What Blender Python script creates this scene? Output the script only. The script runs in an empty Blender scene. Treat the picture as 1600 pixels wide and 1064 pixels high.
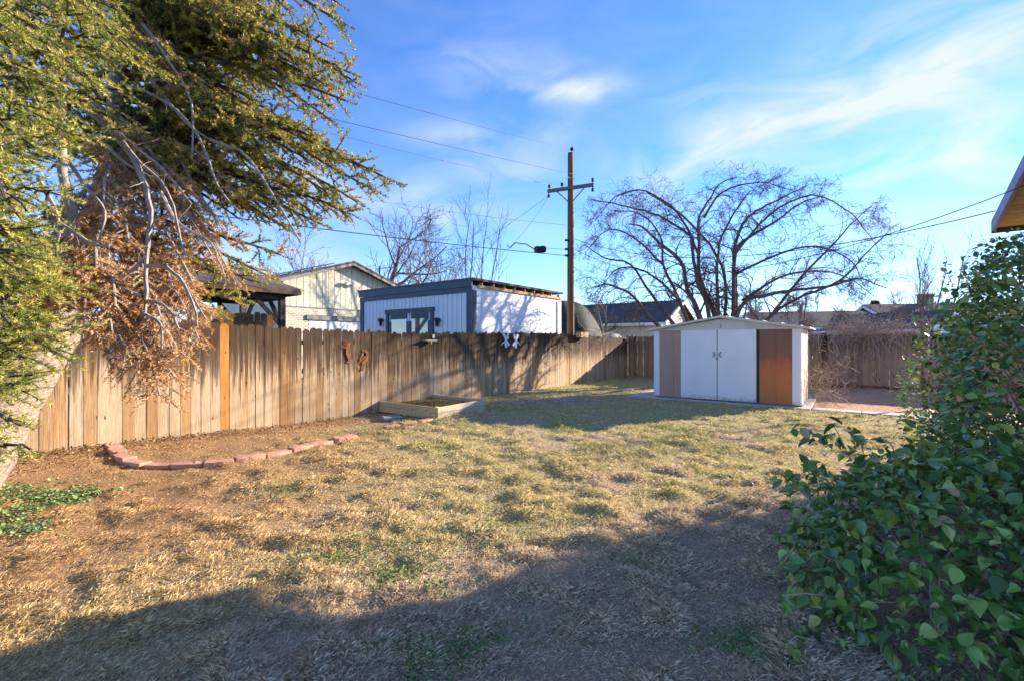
import bpy, math, random
import numpy as np
from mathutils import Vector
R = math.radians
random.seed(7); RNG = np.random.default_rng(7)
S = bpy.context.scene; COL = S.collection

# ---------------------------------------------------------------- camera, light, exposure
EYE = 1.55; F = 711.0; HZ = 535.0
cam = bpy.data.objects.new('camera', bpy.data.cameras.new('camera')); COL.objects.link(cam)
cam.location = (0, 0, EYE); cam.rotation_euler = (R(90), 0, 0)
cam.data.lens = 16.0; cam.data.sensor_width = 36; cam.data.shift_y = 3/1600
cam.data.clip_start = .05; cam.data.clip_end = 3000
S.camera = cam
S.view_settings.view_transform = 'Standard'; S.view_settings.look = 'None'
S.view_settings.gamma = 1; S.view_settings.use_curve_mapping = False
S.view_settings.exposure = 2.38
SUN_EL = 17.4; SUN_DIR = Vector((.897, .442, 0)).normalized()
az = math.atan2(SUN_DIR.x, SUN_DIR.y)
sun = bpy.data.objects.new('sun', bpy.data.lights.new('sun', 'SUN')); COL.objects.link(sun)
sun.data.energy = 2.7; sun.data.angle = R(.55); sun.data.color = (1, .86, .68)
sd = Vector((SUN_DIR.x*math.cos(R(SUN_EL)), SUN_DIR.y*math.cos(R(SUN_EL)), math.sin(R(SUN_EL))))
sun.rotation_euler = (-sd).to_track_quat('-Z', 'Y').to_euler()

W = bpy.data.worlds.new('World'); S.world = W; W.use_nodes = True
def build_world():
    nt = W.node_tree; nt.nodes.clear(); N = nt.nodes; L = nt.links
    out = N.new('ShaderNodeOutputWorld'); bg = N.new('ShaderNodeBackground'); bg.inputs[1].default_value = .15
    sky = N.new('ShaderNodeTexSky'); sky.sky_type = 'NISHITA'; sky.sun_disc = False
    sky.sun_elevation = R(SUN_EL); sky.sun_rotation = az; sky.altitude = 1600
    sky.air_density = 1.0; sky.dust_density = 0; sky.ozone_density = 2.2
    def m(op, a, b=None, c=None):
        n = N.new('ShaderNodeMath'); n.operation = op
        for i, v in enumerate((a, b, c)):
            if v is None: continue
            if isinstance(v, (int, float)): n.inputs[i].default_value = v
            else: L.new(v, n.inputs[i])
        return n.outputs[0]
    tc = N.new('ShaderNodeTexCoord'); sep = N.new('ShaderNodeSeparateXYZ'); L.new(tc.outputs['Generated'], sep.inputs[0])
    x, y, z = sep.outputs
    A = m('ARCTAN2', x, y); E = m('ARCSINE', z)
    cmb = N.new('ShaderNodeCombineXYZ'); L.new(A, cmb.inputs[0]); L.new(m('MULTIPLY', E, 2.6), cmb.inputs[1])
    def noise(scale, det, rough, dist=0, vec=None):
        n = N.new('ShaderNodeTexNoise'); n.inputs['Scale'].default_value = scale; n.inputs['Detail'].default_value = det
        n.inputs['Roughness'].default_value = rough; n.inputs['Distortion'].default_value = dist
        L.new(vec or cmb.outputs[0], n.inputs['Vector']); return n.outputs[0]
    n1 = noise(4.6, 7, .55, .9); n2 = noise(1.3, 3, .5)
    # thin cirrus patches: azimuth / elevation ellipses, broken up by the noise
    blobs = [(900,140,80,13,0,1.1),(735,214,90,18,0,.6),(810,100,90,16,.05,.3),(1190,195,130,38,-.25,.6),(1120,175,90,30,.35,.4),
             (1320,175,250,28,-.14,.95),(1490,95,130,60,.3,.6),(1530,215,180,26,.1,.85),(1430,272,240,20,.08,.6),
             (1560,300,200,40,0,.5),(560,300,150,30,0,.3),(790,262,90,20,0,.55),(700,330,200,30,.15,.45),(480,390,120,40,0,.7),
             (700,470,260,40,0,.6),(1340,470,300,60,0,.9),(130,90,160,60,.2,.4)]
    tot = None
    for (px, py, rx, ry, rot, st) in blobs:
        v = Vector(((px-800)/F, 1, (HZ-py)/F)); v.normalize()
        a0 = math.atan2(v.x, v.y); e0 = math.asin(v.z); ca, sa = math.cos(rot), math.sin(rot)
        k = math.cos(a0)**1.0
        da = m('SUBTRACT', A, a0); de = m('SUBTRACT', E, e0)
        u = m('MULTIPLY', m('ADD', m('MULTIPLY', da, ca), m('MULTIPLY', de, -sa)), F/rx/k)
        w = m('MULTIPLY', m('ADD', m('MULTIPLY', da, sa), m('MULTIPLY', de, ca)), F/ry)
        d = m('ADD', m('MULTIPLY', u, u), m('MULTIPLY', w, w))
        g = m('MULTIPLY', m('EXPONENT', m('MULTIPLY', d, -.8)), st)
        g = m('MULTIPLY', g, .8)
        tot = g if tot is None else m('ADD', tot, g)
    gen = m('ADD', m('MULTIPLY', m('MAXIMUM', m('SUBTRACT', n2, .50), 0), 1.8), m('MULTIPLY', m('MAXIMUM', z, 0), .14))     # faint cloud added over the whole dome, thicker overhead, as neutral fill light
    nn = m('MULTIPLY', m('SUBTRACT', n1, .33), 3.0)
    mask = m('MULTIPLY', m('ADD', tot, gen), m('MINIMUM', m('MAXIMUM', nn, .0), 1.3))
    cl = N.new('ShaderNodeClamp'); L.new(mask, cl.inputs[0]); cl.inputs[2].default_value = .88
    hsv = N.new('ShaderNodeHueSaturation'); L.new(sky.outputs[0], hsv.inputs['Color']); hsv.inputs['Saturation'].default_value = 1.12
    tint = N.new('ShaderNodeMix'); tint.data_type = 'RGBA'; tint.blend_type = 'MULTIPLY'; tint.inputs[0].default_value = 1
    L.new(hsv.outputs[0], tint.inputs[6]); tint.inputs[7].default_value = SKY_TINT
    mx = N.new('ShaderNodeMix'); mx.data_type = 'RGBA'
    L.new(cl.outputs[0], mx.inputs[0]); L.new(tint.outputs[2], mx.inputs[6]); mx.inputs[7].default_value = CLOUD_COL
    L.new(mx.outputs[2], bg.inputs[0]); L.new(bg.outputs[0], out.inputs[0])
SKY_TINT = (.32, .375, .50, 1); CLOUD_COL = (1.2, 1.28, 1.38, 1)
build_world()

# ---------------------------------------------------------------- helpers
def P(px, py, Y): return Vector(((px-800)/F*Y, Y, EYE-(py-HZ)/F*Y))      # a point of the place seen in that direction at depth Y
def G(px, py): Y = EYE*F/(py-HZ); return Vector(((px-800)/F*Y, Y, 0))
U = Vector((541, 711, 0)).normalized(); V = Vector((U.y, -U.x, 0))       # along the side fence / across the yard
UZ = math.atan2(U.y, U.x); VZ = math.atan2(V.y, V.x)

def tag(o, label=None, cat=None, group=None, kind=None):
    if label: o['label'] = label
    if cat: o['category'] = cat
    if group: o['group'] = group
    if kind: o['kind'] = kind
    return o
def thing(name, label, cat, loc=(0, 0, 0), group=None):
    o = bpy.data.objects.new(name, None); COL.objects.link(o); o.location = loc; o.empty_display_size = .1
    return tag(o, label, cat, group)
def origin(o):
    v = Vector((0, 0, 0))
    while o: v += o.location; o = o.parent
    return v
def link(name, me, parent=None, loc=None, rz=0):
    o = bpy.data.objects.new(name, me); COL.objects.link(o)
    if parent: o.parent = parent
    if loc is not None: o.location = loc
    o.rotation_euler[2] = rz
    return o
class MB:
    def __init__(s): s.v = []; s.f = []
    def box(s, c, size, rz=0, rx=0, ry=0):
        from mathutils import Euler
        e = Euler((rx, ry, rz)).to_matrix(); c = Vector(c); n = len(s.v); a, b, d = size[0]/2, size[1]/2, size[2]/2
        for dz in (-d, d):
            for dx, dy in ((-a,-b),(a,-b),(a,b),(-a,b)): s.v.append(c+e@Vector((dx,dy,dz)))
        s.f += [tuple(n+i for i in q) for q in ((3,2,1,0),(4,5,6,7),(0,1,5,4),(1,2,6,5),(2,3,7,6),(3,0,4,7))]
        return s
    def bar(s, p0, p1, w, h):                                            # a straight timber between two points
        p0, p1 = Vector(p0), Vector(p1); d = (p1-p0).normalized()
        up = Vector((0,0,1)) if abs(d.z) < .95 else Vector((1,0,0))
        sd_ = d.cross(up).normalized()*(w/2); u = sd_.cross(d).normalized()*(h/2); n = len(s.v)
        for p in (p0, p1): s.v += [p-sd_-u, p+sd_-u, p+sd_+u, p-sd_+u]
        s.f += [tuple(n+i for i in q) for q in ((3,2,1,0),(4,5,6,7),(0,1,5,4),(1,2,6,5),(2,3,7,6),(3,0,4,7))]
        return s
    def poly(s, pts):
        n = len(s.v); s.v += [Vector(p) for p in pts]; s.f.append(tuple(range(n, n+len(pts)))); return s
    def prism(s, pts, off):                                              # polygon extruded by a vector
        k = len(pts); n = len(s.v); off = Vector(off); s.v += [Vector(p) for p in pts]+[Vector(p)+off for p in pts]
        s.f.append(tuple(range(n+k-1, n-1, -1))); s.f.append(tuple(range(n+k, n+2*k)))
        for i in range(k): j = (i+1) % k; s.f.append((n+i, n+j, n+k+j, n+k+i))
        return s
    def tube(s, pts, rad, n=6, cap=True):
        pts = [Vector(p) for p in pts]; m_ = len(pts)
        if not isinstance(rad, (list, tuple)): rad = [rad]*m_
        base = len(s.v); prev = None
        for i, p in enumerate(pts):
            t = (pts[min(i+1, m_-1)]-pts[max(i-1, 0)])
            if t.length < 1e-9: t = Vector((0,0,1))
            t.normalize()
            if prev is None:
                a = Vector((0,0,1)) if abs(t.z) < .9 else Vector((1,0,0)); x = t.cross(a).normalized()
            else: x = (prev-t*prev.dot(t)); x = x.normalized() if x.length > 1e-6 else t.orthogonal().normalized()
            prev = x; y = t.cross(x)
            for k in range(n):
                a = 2*math.pi*k/n; s.v.append(p+(x*math.cos(a)+y*math.sin(a))*rad[i])
        for i in range(m_-1):
            for k in range(n):
                a = base+i*n+k; b = base+i*n+(k+1) % n; s.f.append((a, b, b+n, a+n))
        if cap:
            s.f.append(tuple(range(base+n-1, base-1, -1))); s.f.append(tuple(range(base+(m_-1)*n, base+m_*n)))
        return s
    def build(s, name, mat, parent=None, smooth=False, bevel=0):
        me = bpy.data.meshes.new(name); o0 = origin(parent) if parent else Vector((0,0,0))
        me.from_pydata([tuple(v-o0) for v in s.v], [], s.f); me.materials.append(mat)
        if smooth: me.polygons.foreach_set('use_smooth', [True]*len(me.polygons))
        o = link(name, me, parent)
        if bevel:
            b = o.modifiers.new('bevel', 'BEVEL'); b.width = bevel; b.segments = 1; b.limit_method = 'ANGLE'
        return o
def np_mesh(name, Vv, Ff, mat, parent=None, col=None, smooth=False):
    me = bpy.data.meshes.new(name); o0 = origin(parent) if parent else Vector((0,0,0))
    Vv = np.asarray(Vv, dtype=np.float32)-np.array(o0, dtype=np.float32); Ff = np.asarray(Ff, dtype=np.int32); k = Ff.shape[1]
    me.vertices.add(len(Vv)); me.vertices.foreach_set('co', Vv.ravel())
    me.loops.add(Ff.size); me.loops.foreach_set('vertex_index', Ff.ravel())
    me.polygons.add(len(Ff)); me.polygons.foreach_set('loop_start', np.arange(len(Ff), dtype=np.int32)*k)
    me.polygons.foreach_set('loop_total', np.full(len(Ff), k, dtype=np.int32))
    if smooth: me.polygons.foreach_set('use_smooth', np.ones(len(Ff), dtype=bool))
    me.update(calc_edges=True)
    if col is not None:
        c = np.ones((len(Vv), 4), dtype=np.float32); c[:, :3] = col
        at = me.color_attributes.new('Col', 'FLOAT_COLOR', 'POINT'); at.data.foreach_set('color', c.ravel())
    me.materials.append(mat)
    return link(name, me, parent)
_T = RNG.random((256, 256)).astype(np.float32)
def vnoise(x, y, sc, oct=3, seed=0):
    r = np.zeros_like(x, dtype=np.float32); amp = 1; tot = 0
    for o in range(oct):
        X = x/sc*(2**o)+seed*17.3+o*31.7; Yy = y/sc*(2**o)+seed*9.1+o*11.3
        xi = np.floor(X).astype(int); yi = np.floor(Yy).astype(int); fx = X-xi; fy = Yy-yi
        fx = fx*fx*(3-2*fx); fy = fy*fy*(3-2*fy); a = xi & 255; b = (xi+1) & 255; c = yi & 255; d = (yi+1) & 255
        r += amp*((_T[a,c]*(1-fx)+_T[b,c]*fx)*(1-fy)+(_T[a,d]*(1-fx)+_T[b,d]*fx)*fy); tot += amp; amp *= .55
    return r/tot

# ---------------------------------------------------------------- materials
def newmat(name):
    m_ = bpy.data.materials.new(name); m_.use_nodes = True; return m_, m_.node_tree, m_.node_tree.nodes['Principled BSDF']
def ramp(nt, fac, stops):
    r = nt.nodes.new('ShaderNodeValToRGB'); e = r.color_ramp.elements
    while len(e) < len(stops): e.new(.5)
    for i, (p, c) in enumerate(stops): e[i].position = p; e[i].color = (*c, 1)
    nt.links.new(fac, r.inputs[0]); return r.outputs[0]
def tnoise(nt, vec, scale, det=4, rough=.6, mapscale=None, dist=0):
    if mapscale:
        mp = nt.nodes.new('ShaderNodeMapping'); mp.inputs['Scale'].default_value = mapscale; nt.links.new(vec, mp.inputs[0]); vec = mp.outputs[0]
    n = nt.nodes.new('ShaderNodeTexNoise'); n.inputs['Scale'].default_value = scale; n.inputs['Detail'].default_value = det
    n.inputs['Roughness'].default_value = rough; n.inputs['Distortion'].default_value = dist
    nt.links.new(vec, n.inputs['Vector']); return n.outputs[0]
def mixc(nt, fac, a, b, mode='MIX'):
    n = nt.nodes.new('ShaderNodeMix'); n.data_type = 'RGBA'; n.blend_type = mode
    for i, v in ((0, fac), (6, a), (7, b)):
        if isinstance(v, (int, float)): n.inputs[i].default_value = v
        elif isinstance(v, tuple): n.inputs[i].default_value = (*v, 1)
        else: nt.links.new(v, n.inputs[i])
    return n.outputs[2]
def mth(nt, op, a, b=0):
    n = nt.nodes.new('ShaderNodeMath'); n.operation = op
    for i, v in enumerate((a, b)):
        if isinstance(v, (int, float)): n.inputs[i].default_value = v
        else: nt.links.new(v, n.inputs[i])
    return n.outputs[0]
def bump(nt, bs, h, strength=.3, dist=.01):
    b = nt.nodes.new('ShaderNodeBump'); b.inputs['Strength'].default_value = strength; b.inputs['Distance'].default_value = dist
    nt.links.new(h, b.inputs['Height']); nt.links.new(b.outputs[0], bs.inputs['Normal'])
def objvec(nt, rnd=True):
    tc = nt.nodes.new('ShaderNodeTexCoord')
    if not rnd: return tc.outputs['Object'], None
    oi = nt.nodes.new('ShaderNodeObjectInfo'); ad = nt.nodes.new('ShaderNodeVectorMath'); ad.operation = 'ADD'
    sc = nt.nodes.new('ShaderNodeVectorMath'); sc.operation = 'SCALE'; cb = nt.nodes.new('ShaderNodeCombineXYZ')
    nt.links.new(oi.outputs['Random'], cb.inputs[0]); nt.links.new(oi.outputs['Random'], cb.inputs[1]); nt.links.new(oi.outputs['Random'], cb.inputs[2])
    nt.links.new(cb.outputs[0], sc.inputs[0]); sc.inputs['Scale'].default_value = 57
    nt.links.new(tc.outputs['Object'], ad.inputs[0]); nt.links.new(sc.outputs[0], ad.inputs[1])
    return ad.outputs[0], oi.outputs['Random']
def simple(name, c1, c2, scale=6, rough=.8, mapscale=None, bmp=.15, metal=0, spec=.3, bscale=None):
    m_, nt, bs = newmat(name); v, _ = objvec(nt)
    n = tnoise(nt, v, scale, 5, .65, mapscale)
    nt.links.new(ramp(nt, n, [(.3, c1), (.7, c2)]), bs.inputs['Base Color'])
    bs.inputs['Roughness'].default_value = rough; bs.inputs['Metallic'].default_value = metal; bs.inputs['Specular IOR Level'].default_value = spec
    if bmp: bump(nt, bs, tnoise(nt, v, bscale or scale*5, 4, .6, mapscale), bmp)
    return m_
def vcol(name, rough=.7, transl=0, spec=.3, vary=0):
    m_, nt, bs = newmat(name); a = nt.nodes.new('ShaderNodeVertexColor'); a.layer_name = 'Col'
    c = a.outputs[0]
    nt.links.new(c, bs.inputs['Base Color']); bs.inputs['Roughness'].default_value = rough; bs.inputs['Specular IOR Level'].default_value = spec
    if transl:
        t = nt.nodes.new('ShaderNodeBsdfTranslucent'); nt.links.new(c, t.inputs[0]); mx = nt.nodes.new('ShaderNodeMixShader'); mx.inputs[0].default_value = transl
        nt.links.new(bs.outputs[0], mx.inputs[1]); nt.links.new(t.outputs[0], mx.inputs[2]); nt.links.new(mx.outputs[0], nt.nodes['Material Output'].inputs[0])
    return m_
def picket_mat(name, tones, dark, stain_z=1.0, stain=1.0):
    # weathered board: long grain, knots, grey weathered top with drips running down
    m_, nt, bs = newmat(name); v, rnd = objvec(nt)
    grain = tnoise(nt, v, 1, 6, .7, (70, 70, 1.6), .4); fine = tnoise(nt, v, 1, 5, .75, (260, 260, 5))
    base = ramp(nt, mth(nt, 'ADD', mth(nt, 'MULTIPLY', grain, .72), mth(nt, 'MULTIPLY', rnd, .34)), [(.30, tones[0]), (.45, tones[1]), (.57, tones[2]), (.72, tones[3])])
    base = mixc(nt, .7, base, ramp(nt, fine, [(.32, (.38,.36,.34)), (.62, (1.2,1.2,1.2))]), 'MULTIPLY')
    tc = nt.nodes.new('ShaderNodeTexCoord'); sp = nt.nodes.new('ShaderNodeSeparateXYZ'); nt.links.new(tc.outputs['Object'], sp.inputs[0])
    drip = tnoise(nt, v, 1, 4, .7, (22, 22, .9))
    k = mth(nt, 'ADD', mth(nt, 'SUBTRACT', sp.outputs[2], stain_z), mth(nt, 'MULTIPLY', mth(nt, 'SUBTRACT', drip, .5), 2.6))
    st = ramp(nt, k, [(0.0, (0,0,0)), (.30, (stain*.75,)*3), (.7, (stain,)*3)])
    base = mixc(nt, st, base, ramp(nt, grain, [(.3, dark[0]), (.7, dark[1])]))
    kn = nt.nodes.new('ShaderNodeTexVoronoi'); kn.inputs['Scale'].default_value = 1
    mp = nt.nodes.new('ShaderNodeMapping'); mp.inputs['Scale'].default_value = (9, 9, 3.2); nt.links.new(v, mp.inputs[0]); nt.links.new(mp.outputs[0], kn.inputs['Vector'])
    base = mixc(nt, ramp(nt, kn.outputs[0], [(.06, (1,1,1)), (.13, (0,0,0))]), base, (.05,.03,.02))
    nt.links.new(base, bs.inputs['Base Color']); bs.inputs['Roughness'].default_value = .85; bs.inputs['Specular IOR Level'].default_value = .15
    bump(nt, bs, fine, .5, .004)
    return m_
M = {}
M['picket'] = picket_mat('weathered cedar', [(.29,.165,.075),(.43,.29,.16),(.55,.44,.31),(.42,.23,.09)], [(.018,.013,.010),(.12,.075,.045)], .80)
M['picket_orange'] = picket_mat('orange cedar', [(.36,.14,.03),(.46,.20,.05),(.52,.25,.07),(.40,.16,.04)], [(.24,.10,.03),(.40,.18,.05)], 1.5)
M['picket_warm'] = picket_mat('warm brown cedar', [(.25,.13,.05),(.36,.21,.095),(.46,.31,.17),(.30,.15,.06)], [(.03,.02,.012),(.15,.08,.04)], .9)
M['picket_back'] = picket_mat('grey brown cedar', [(.32,.20,.115),(.43,.29,.175),(.54,.38,.24),(.40,.24,.12)], [(.15,.10,.07),(.30,.20,.135)], 1.0)
M['lumber'] = picket_mat('bed timber', [(.46,.38,.22),(.58,.49,.31),(.66,.58,.42),(.52,.41,.23)], [(.2,.16,.09),(.3,.25,.16)], 5)
M['post_wood'] = simple('pole wood', (.10,.055,.03), (.24,.13,.065), 3, .85, (14,14,.6), .4)
M['grey_arm'] = simple('weathered crossarm', (.10,.08,.07), (.22,.18,.15), 6, .85, (2,12,12))
M['bark_pale'] = simple('pale bark', (.10,.075,.06), (.50,.41,.34), 26, .95, (1,1,1.5), 1.0, bscale=60)
M['bark_dark'] = simple('dark bark', (.05,.035,.028), (.12,.085,.065), 9, .9, None, .5)
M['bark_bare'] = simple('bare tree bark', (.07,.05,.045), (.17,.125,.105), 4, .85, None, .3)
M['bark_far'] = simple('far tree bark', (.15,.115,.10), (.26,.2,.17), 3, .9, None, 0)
M['dead_twig'] = simple('dead grey twig', (.20,.17,.155), (.42,.36,.33), 20, .8, None, 0)
M['needle'] = vcol('spruce needles', .5, .22, .35)
M['leaf'] = vcol('glossy leaf', .30, .2, .75)
M['grass'] = vcol('grass blades', .8, .25, .15)
M['ground_cover'] = vcol('small leaves', .5, .2, .4)
M['vine'] = simple('dry vine', (.28,.21,.16), (.56,.43,.33), 8, .9, None, 0)
M['wire'] = simple('wire', (.018,.018,.02), (.035,.035,.038), 3, .6, None, 0)
M['black'] = simple('black metal', (.015,.016,.02), (.03,.03,.035), 8, .45, None, .05)
M['shed_white'] = simple('shed white paint', (.76,.75,.77), (.85,.84,.85), 2.2, .42, (1,1,.5), .08, spec=.5)
M['shed_cream'] = simple('shed cream paint', (.55,.51,.44), (.70,.66,.58), 3, .45, None, .1, spec=.5)
def painted_sheet(name, c1, c2):
    m_, nt, bs = newmat(name); v, _ = objvec(nt); tc = nt.nodes.new('ShaderNodeTexCoord'); sp = nt.nodes.new('ShaderNodeSeparateXYZ'); nt.links.new(tc.outputs['Object'], sp.inputs[0])
    c = ramp(nt, tnoise(nt, v, 1, 3, .5, (1.6, 1.6, 1.2)), [(.3, c1), (.7, c2)])
    f = mth(nt, 'ADD', mth(nt, 'MULTIPLY', sp.outputs[2], -2.6), mth(nt, 'MULTIPLY', tnoise(nt, v, 9, 6, .75), 1.5))
    c = mixc(nt, ramp(nt, f, [(.25, (0,0,0)), (.75, (.75,.75,.75))]), c, (.36,.27,.19))
    c = mixc(nt, ramp(nt, tnoise(nt, v, 1, 6, .8, (30, 30, 3)), [(.66, (0,0,0)), (.76, (.22,.22,.22))]), c, (.50,.40,.33))
    nt.links.new(c, bs.inputs['Base Color']); bs.inputs['Roughness'].default_value = .42; bump(nt, bs, tnoise(nt, v, 3, 3, .5), .12, .03); return m_
M['shed_white'] = painted_sheet('shed white paint', (.80,.79,.79), (.87,.86,.85))
M['shed_tan'] = simple('shed tan panel', (.42,.26,.19), (.50,.32,.245), 3, .5, (1,1,.4), .1, spec=.4)
M['slab'] = simple('concrete', (.42,.38,.34), (.56,.51,.46), 5, .9, None, .3)
M['studio_white'] = simple('studio siding paint', (.68,.68,.71), (.76,.76,.79), 2, .6, (1,1,.3), .08)
M['studio_trim'] = simple('slate trim paint', (.055,.07,.095), (.085,.10,.13), 4, .55, None, .08)
M['roof_dark'] = simple('dark shingle', (.045,.04,.042), (.115,.10,.10), 30, .95, None, .6)
M['roof_brown'] = simple('brown shingle', (.09,.065,.06), (.18,.13,.115), 22, .95, None, .5)
M['raw_wood'] = simple('raw rafter wood', (.36,.22,.10), (.58,.40,.21), 6, .8, (1,10,10), .2)
M['cream'] = simple('cream siding', (.58,.52,.38), (.68,.62,.47), 3, .75, (1,1,.3), .1)
M['cream_brick'] = simple('painted brick', (.55,.49,.36), (.68,.62,.50), 12, .85, None, .4)
M['grey_trim'] = simple('grey trim', (.17,.16,.155), (.25,.24,.23), 4, .7, None, .1)
M['brown_beam'] = simple('dark brown beam', (.05,.03,.025), (.10,.065,.05), 5, .75, None, .15)
M['panel'] = simple('solar panel', (.02,.025,.05), (.035,.04,.07), 3, .15, None, 0, spec=.8)
M['alu'] = simple('aluminium', (.45,.45,.46), (.6,.6,.6), 5, .35, None, 0, metal=.8)
M['rust'] = simple('rusted sheet', (.16,.05,.02), (.36,.13,.055), 18, .85, None, .4)
M['white_metal'] = simple('white painted metal', (.70,.70,.74), (.82,.82,.85), 8, .5, None, 0)
M['brick_red'] = simple('terracotta concrete', (.48,.23,.15), (.66,.36,.26), 9, .9, None, .4)
M['grey_stone'] = simple('grey stone', (.22,.23,.27), (.34,.35,.39), 9, .9, None, .4)
M['tarp'] = simple('green tarp', (.005,.014,.011), (.02,.04,.03), 3, .8, (1,1,3), .5)
M['tarp_pale'] = simple('pale tarp', (.24,.22,.2), (.40,.38,.35), 4, .7, None, .4)
M['house_wall'] = simple('house brick', (.26,.13,.09), (.36,.2,.14), 8, .85)
M['soffit'] = simple('ochre soffit', (.36,.26,.12), (.47,.35,.18), 4, .7, None, .1)
M['fascia'] = simple('blue grey fascia', (.20,.22,.38), (.27,.30,.48), 5, .55, None, .1)
M['soil'] = simple('soil and litter', (.14,.085,.05), (.30,.21,.12), 12, .95, None, .8)
def glass():
    m_, nt, bs = newmat('window glass'); bs.inputs['Base Color'].default_value = (.09,.11,.13,1); bs.inputs['Roughness'].default_value = .04
    bs.inputs['Specular IOR Level'].default_value = 1; bs.inputs['Coat Weight'].default_value = 1; bs.inputs['Coat Roughness'].default_value = .02
    return m_
M['glass'] = glass()
def rust_panel():
    m_, nt, bs = newmat('rust streaked panel'); tc = nt.nodes.new('ShaderNodeTexCoord'); sp = nt.nodes.new('ShaderNodeSeparateXYZ'); nt.links.new(tc.outputs['Object'], sp.inputs[0])
    n = tnoise(nt, tc.outputs['Object'], 1, 5, .6, (12,12,1.3)); f = mth(nt, 'ADD', mth(nt, 'MULTIPLY', sp.outputs[2], .5), mth(nt, 'MULTIPLY', n, .35))
    c = ramp(nt, f, [(.25, (.50,.19,.04)), (.5, (.62,.19,.04)), (.68, (.60,.14,.035)), (.8, (.27,.10,.045)), (1.0, (.24,.10,.05))])
    c = mixc(nt, .5, c, ramp(nt, tnoise(nt, tc.outputs['Object'], 30, 4, .7), [(.3,(.6,.6,.6)),(.7,(1.15,1.15,1.15))]), 'MULTIPLY')
    nt.links.new(c, bs.inputs['Base Color']); bs.inputs['Roughness'].default_value = .5; return m_
M['rust_panel'] = rust_panel()
def ground_mat():
    m_, nt, bs = newmat('yard soil'); a = nt.nodes.new('ShaderNodeVertexColor'); a.layer_name = 'Col'
    tc = nt.nodes.new('ShaderNodeTexCoord'); v = tc.outputs['Object']
    n = tnoise(nt, v, 45, 6, .75); n2 = tnoise(nt, v, 240, 3, .7)
    c = mixc(nt, 1, a.outputs[0], ramp(nt, n, [(.3,(.5,.48,.45)),(.7,(1.35,1.3,1.25))]), 'MULTIPLY')
    c = mixc(nt, .8, c, ramp(nt, n2, [(.3,(.55,.55,.55)),(.7,(1.4,1.4,1.4))]), 'MULTIPLY')
    nt.links.new(c, bs.inputs['Base Color']); bs.inputs['Roughness'].default_value = .95; bs.inputs['Specular IOR Level'].default_value = .1
    bump(nt, bs, n, .8, .02); return m_
M['yard'] = ground_mat()
M['far_ground'] = simple('far ground', (.14,.11,.07), (.24,.2,.13), .4, .95, None, .2)

# ---------------------------------------------------------------- ground
me = bpy.data.meshes.new('ground'); s_ = 1500
me.from_pydata([(-s_,-s_,-.09),(s_,-s_,-.09),(s_,s_,-.09),(-s_,s_,-.09)], [], [(0,1,2,3)]); me.materials.append(M['far_ground'])
tag(link('ground', me), kind='structure')

FENCE_N = G(982, 587)                      # far corner of the yard
def fence_dist(x, y): return ((x-FENCE_N.x)*V.x+(y-FENCE_N.y)*V.y)       # metres into the yard from the side fence
BK = Vector((1, -.8, 0)).normalized(); BKN = Vector((BK.y, -BK.x, 0)); BKZ = math.atan2(BK.y, BK.x)
SH_A = -36.5; SX = Vector((math.cos(R(SH_A)), math.sin(R(SH_A)), 0)); SY = Vector((-SX.y, SX.x, 0)); SH0 = Vector((4.05, 12.96, 0))
def smooth(a, b, x): t = np.clip((x-a)/(b-a), 0, 1); return t*t*(3-2*t)
def height(x, y):
    x = np.asarray(x, dtype=np.float32); y = np.asarray(y, dtype=np.float32)
    d = fence_dist(x, y)
    h = .05*(vnoise(x, y, 2.2, 2, 1)-.5)+.10*(np.maximum(vnoise(x, y, .26, 3, 2)-.42, 0))*smooth(0.6, 2.0, d)+.02*(vnoise(x, y, .12, 2, 3)-.5)
    h += .11*(1-smooth(.0, 1.5, d))*(1-smooth(5.5, 9.0, y))
    # flat under the shed slab and the path
    lx = (x-SH0.x)*SX.x+(y-SH0.y)*SX.y; ly = (x-SH0.x)*SY.x+(y-SH0.y)*SY.y
    k = smooth(-1.0, -.4, lx)*smooth(-.55, -.3, ly)*(1-smooth(2.5, 3, ly))
    k = np.maximum(k, smooth(-1, 0, lx)*smooth(-.6, -.25, ly)*(1-smooth(.25, .6, ly)))
    return h*(1-k)-.02*k
def zones(x, y):
    d = fence_dist(x, y); n = vnoise(x, y, 1.1, 3, 5); n2 = vnoise(x, y, .35, 3, 6)
    lx = (x-SH0.x)*SX.x+(y-SH0.y)*SX.y; ly = (x-SH0.x)*SY.x+(y-SH0.y)*SY.y
    dirt = np.clip(smooth(3.3, 4.2, lx)*smooth(-.1, .2, ly), 0, 1)
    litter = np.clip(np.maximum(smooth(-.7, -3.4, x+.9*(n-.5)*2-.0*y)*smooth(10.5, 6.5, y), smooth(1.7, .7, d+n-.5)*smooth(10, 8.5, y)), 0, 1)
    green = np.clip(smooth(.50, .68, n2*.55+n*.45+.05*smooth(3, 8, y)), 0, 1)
    bare = smooth(.55, .7, vnoise(x, y, .8, 3, 9)); sh = smooth(3.7, 2.6, -.442*x+.897*y+.5*(n2-.5))*smooth(-3.2, -1.2, x); bare = np.maximum(bare*.8, sh*.95); green = green*(1-.55*sh); litter = litter*(1-.3*sh)  # along the house shadow: thin brown grass, blade and soil tones raised as fill
    return dirt, litter, green, bare, n2
def lerp(a, b, t): return a*(1-t[:, None])+np.array(b)*t[:, None]
x0, x1, y0, y1, st = -9.0, 20.0, -2.5, 23.0, .068
xs = np.arange(x0, x1, st); ys = np.arange(y0, y1, st); gx, gy = np.meshgrid(xs, ys)
fx, fy = gx.ravel(), gy.ravel(); hz = height(fx, fy)
dirt, litter, green, bare, n2 = zones(fx, fy)
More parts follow.
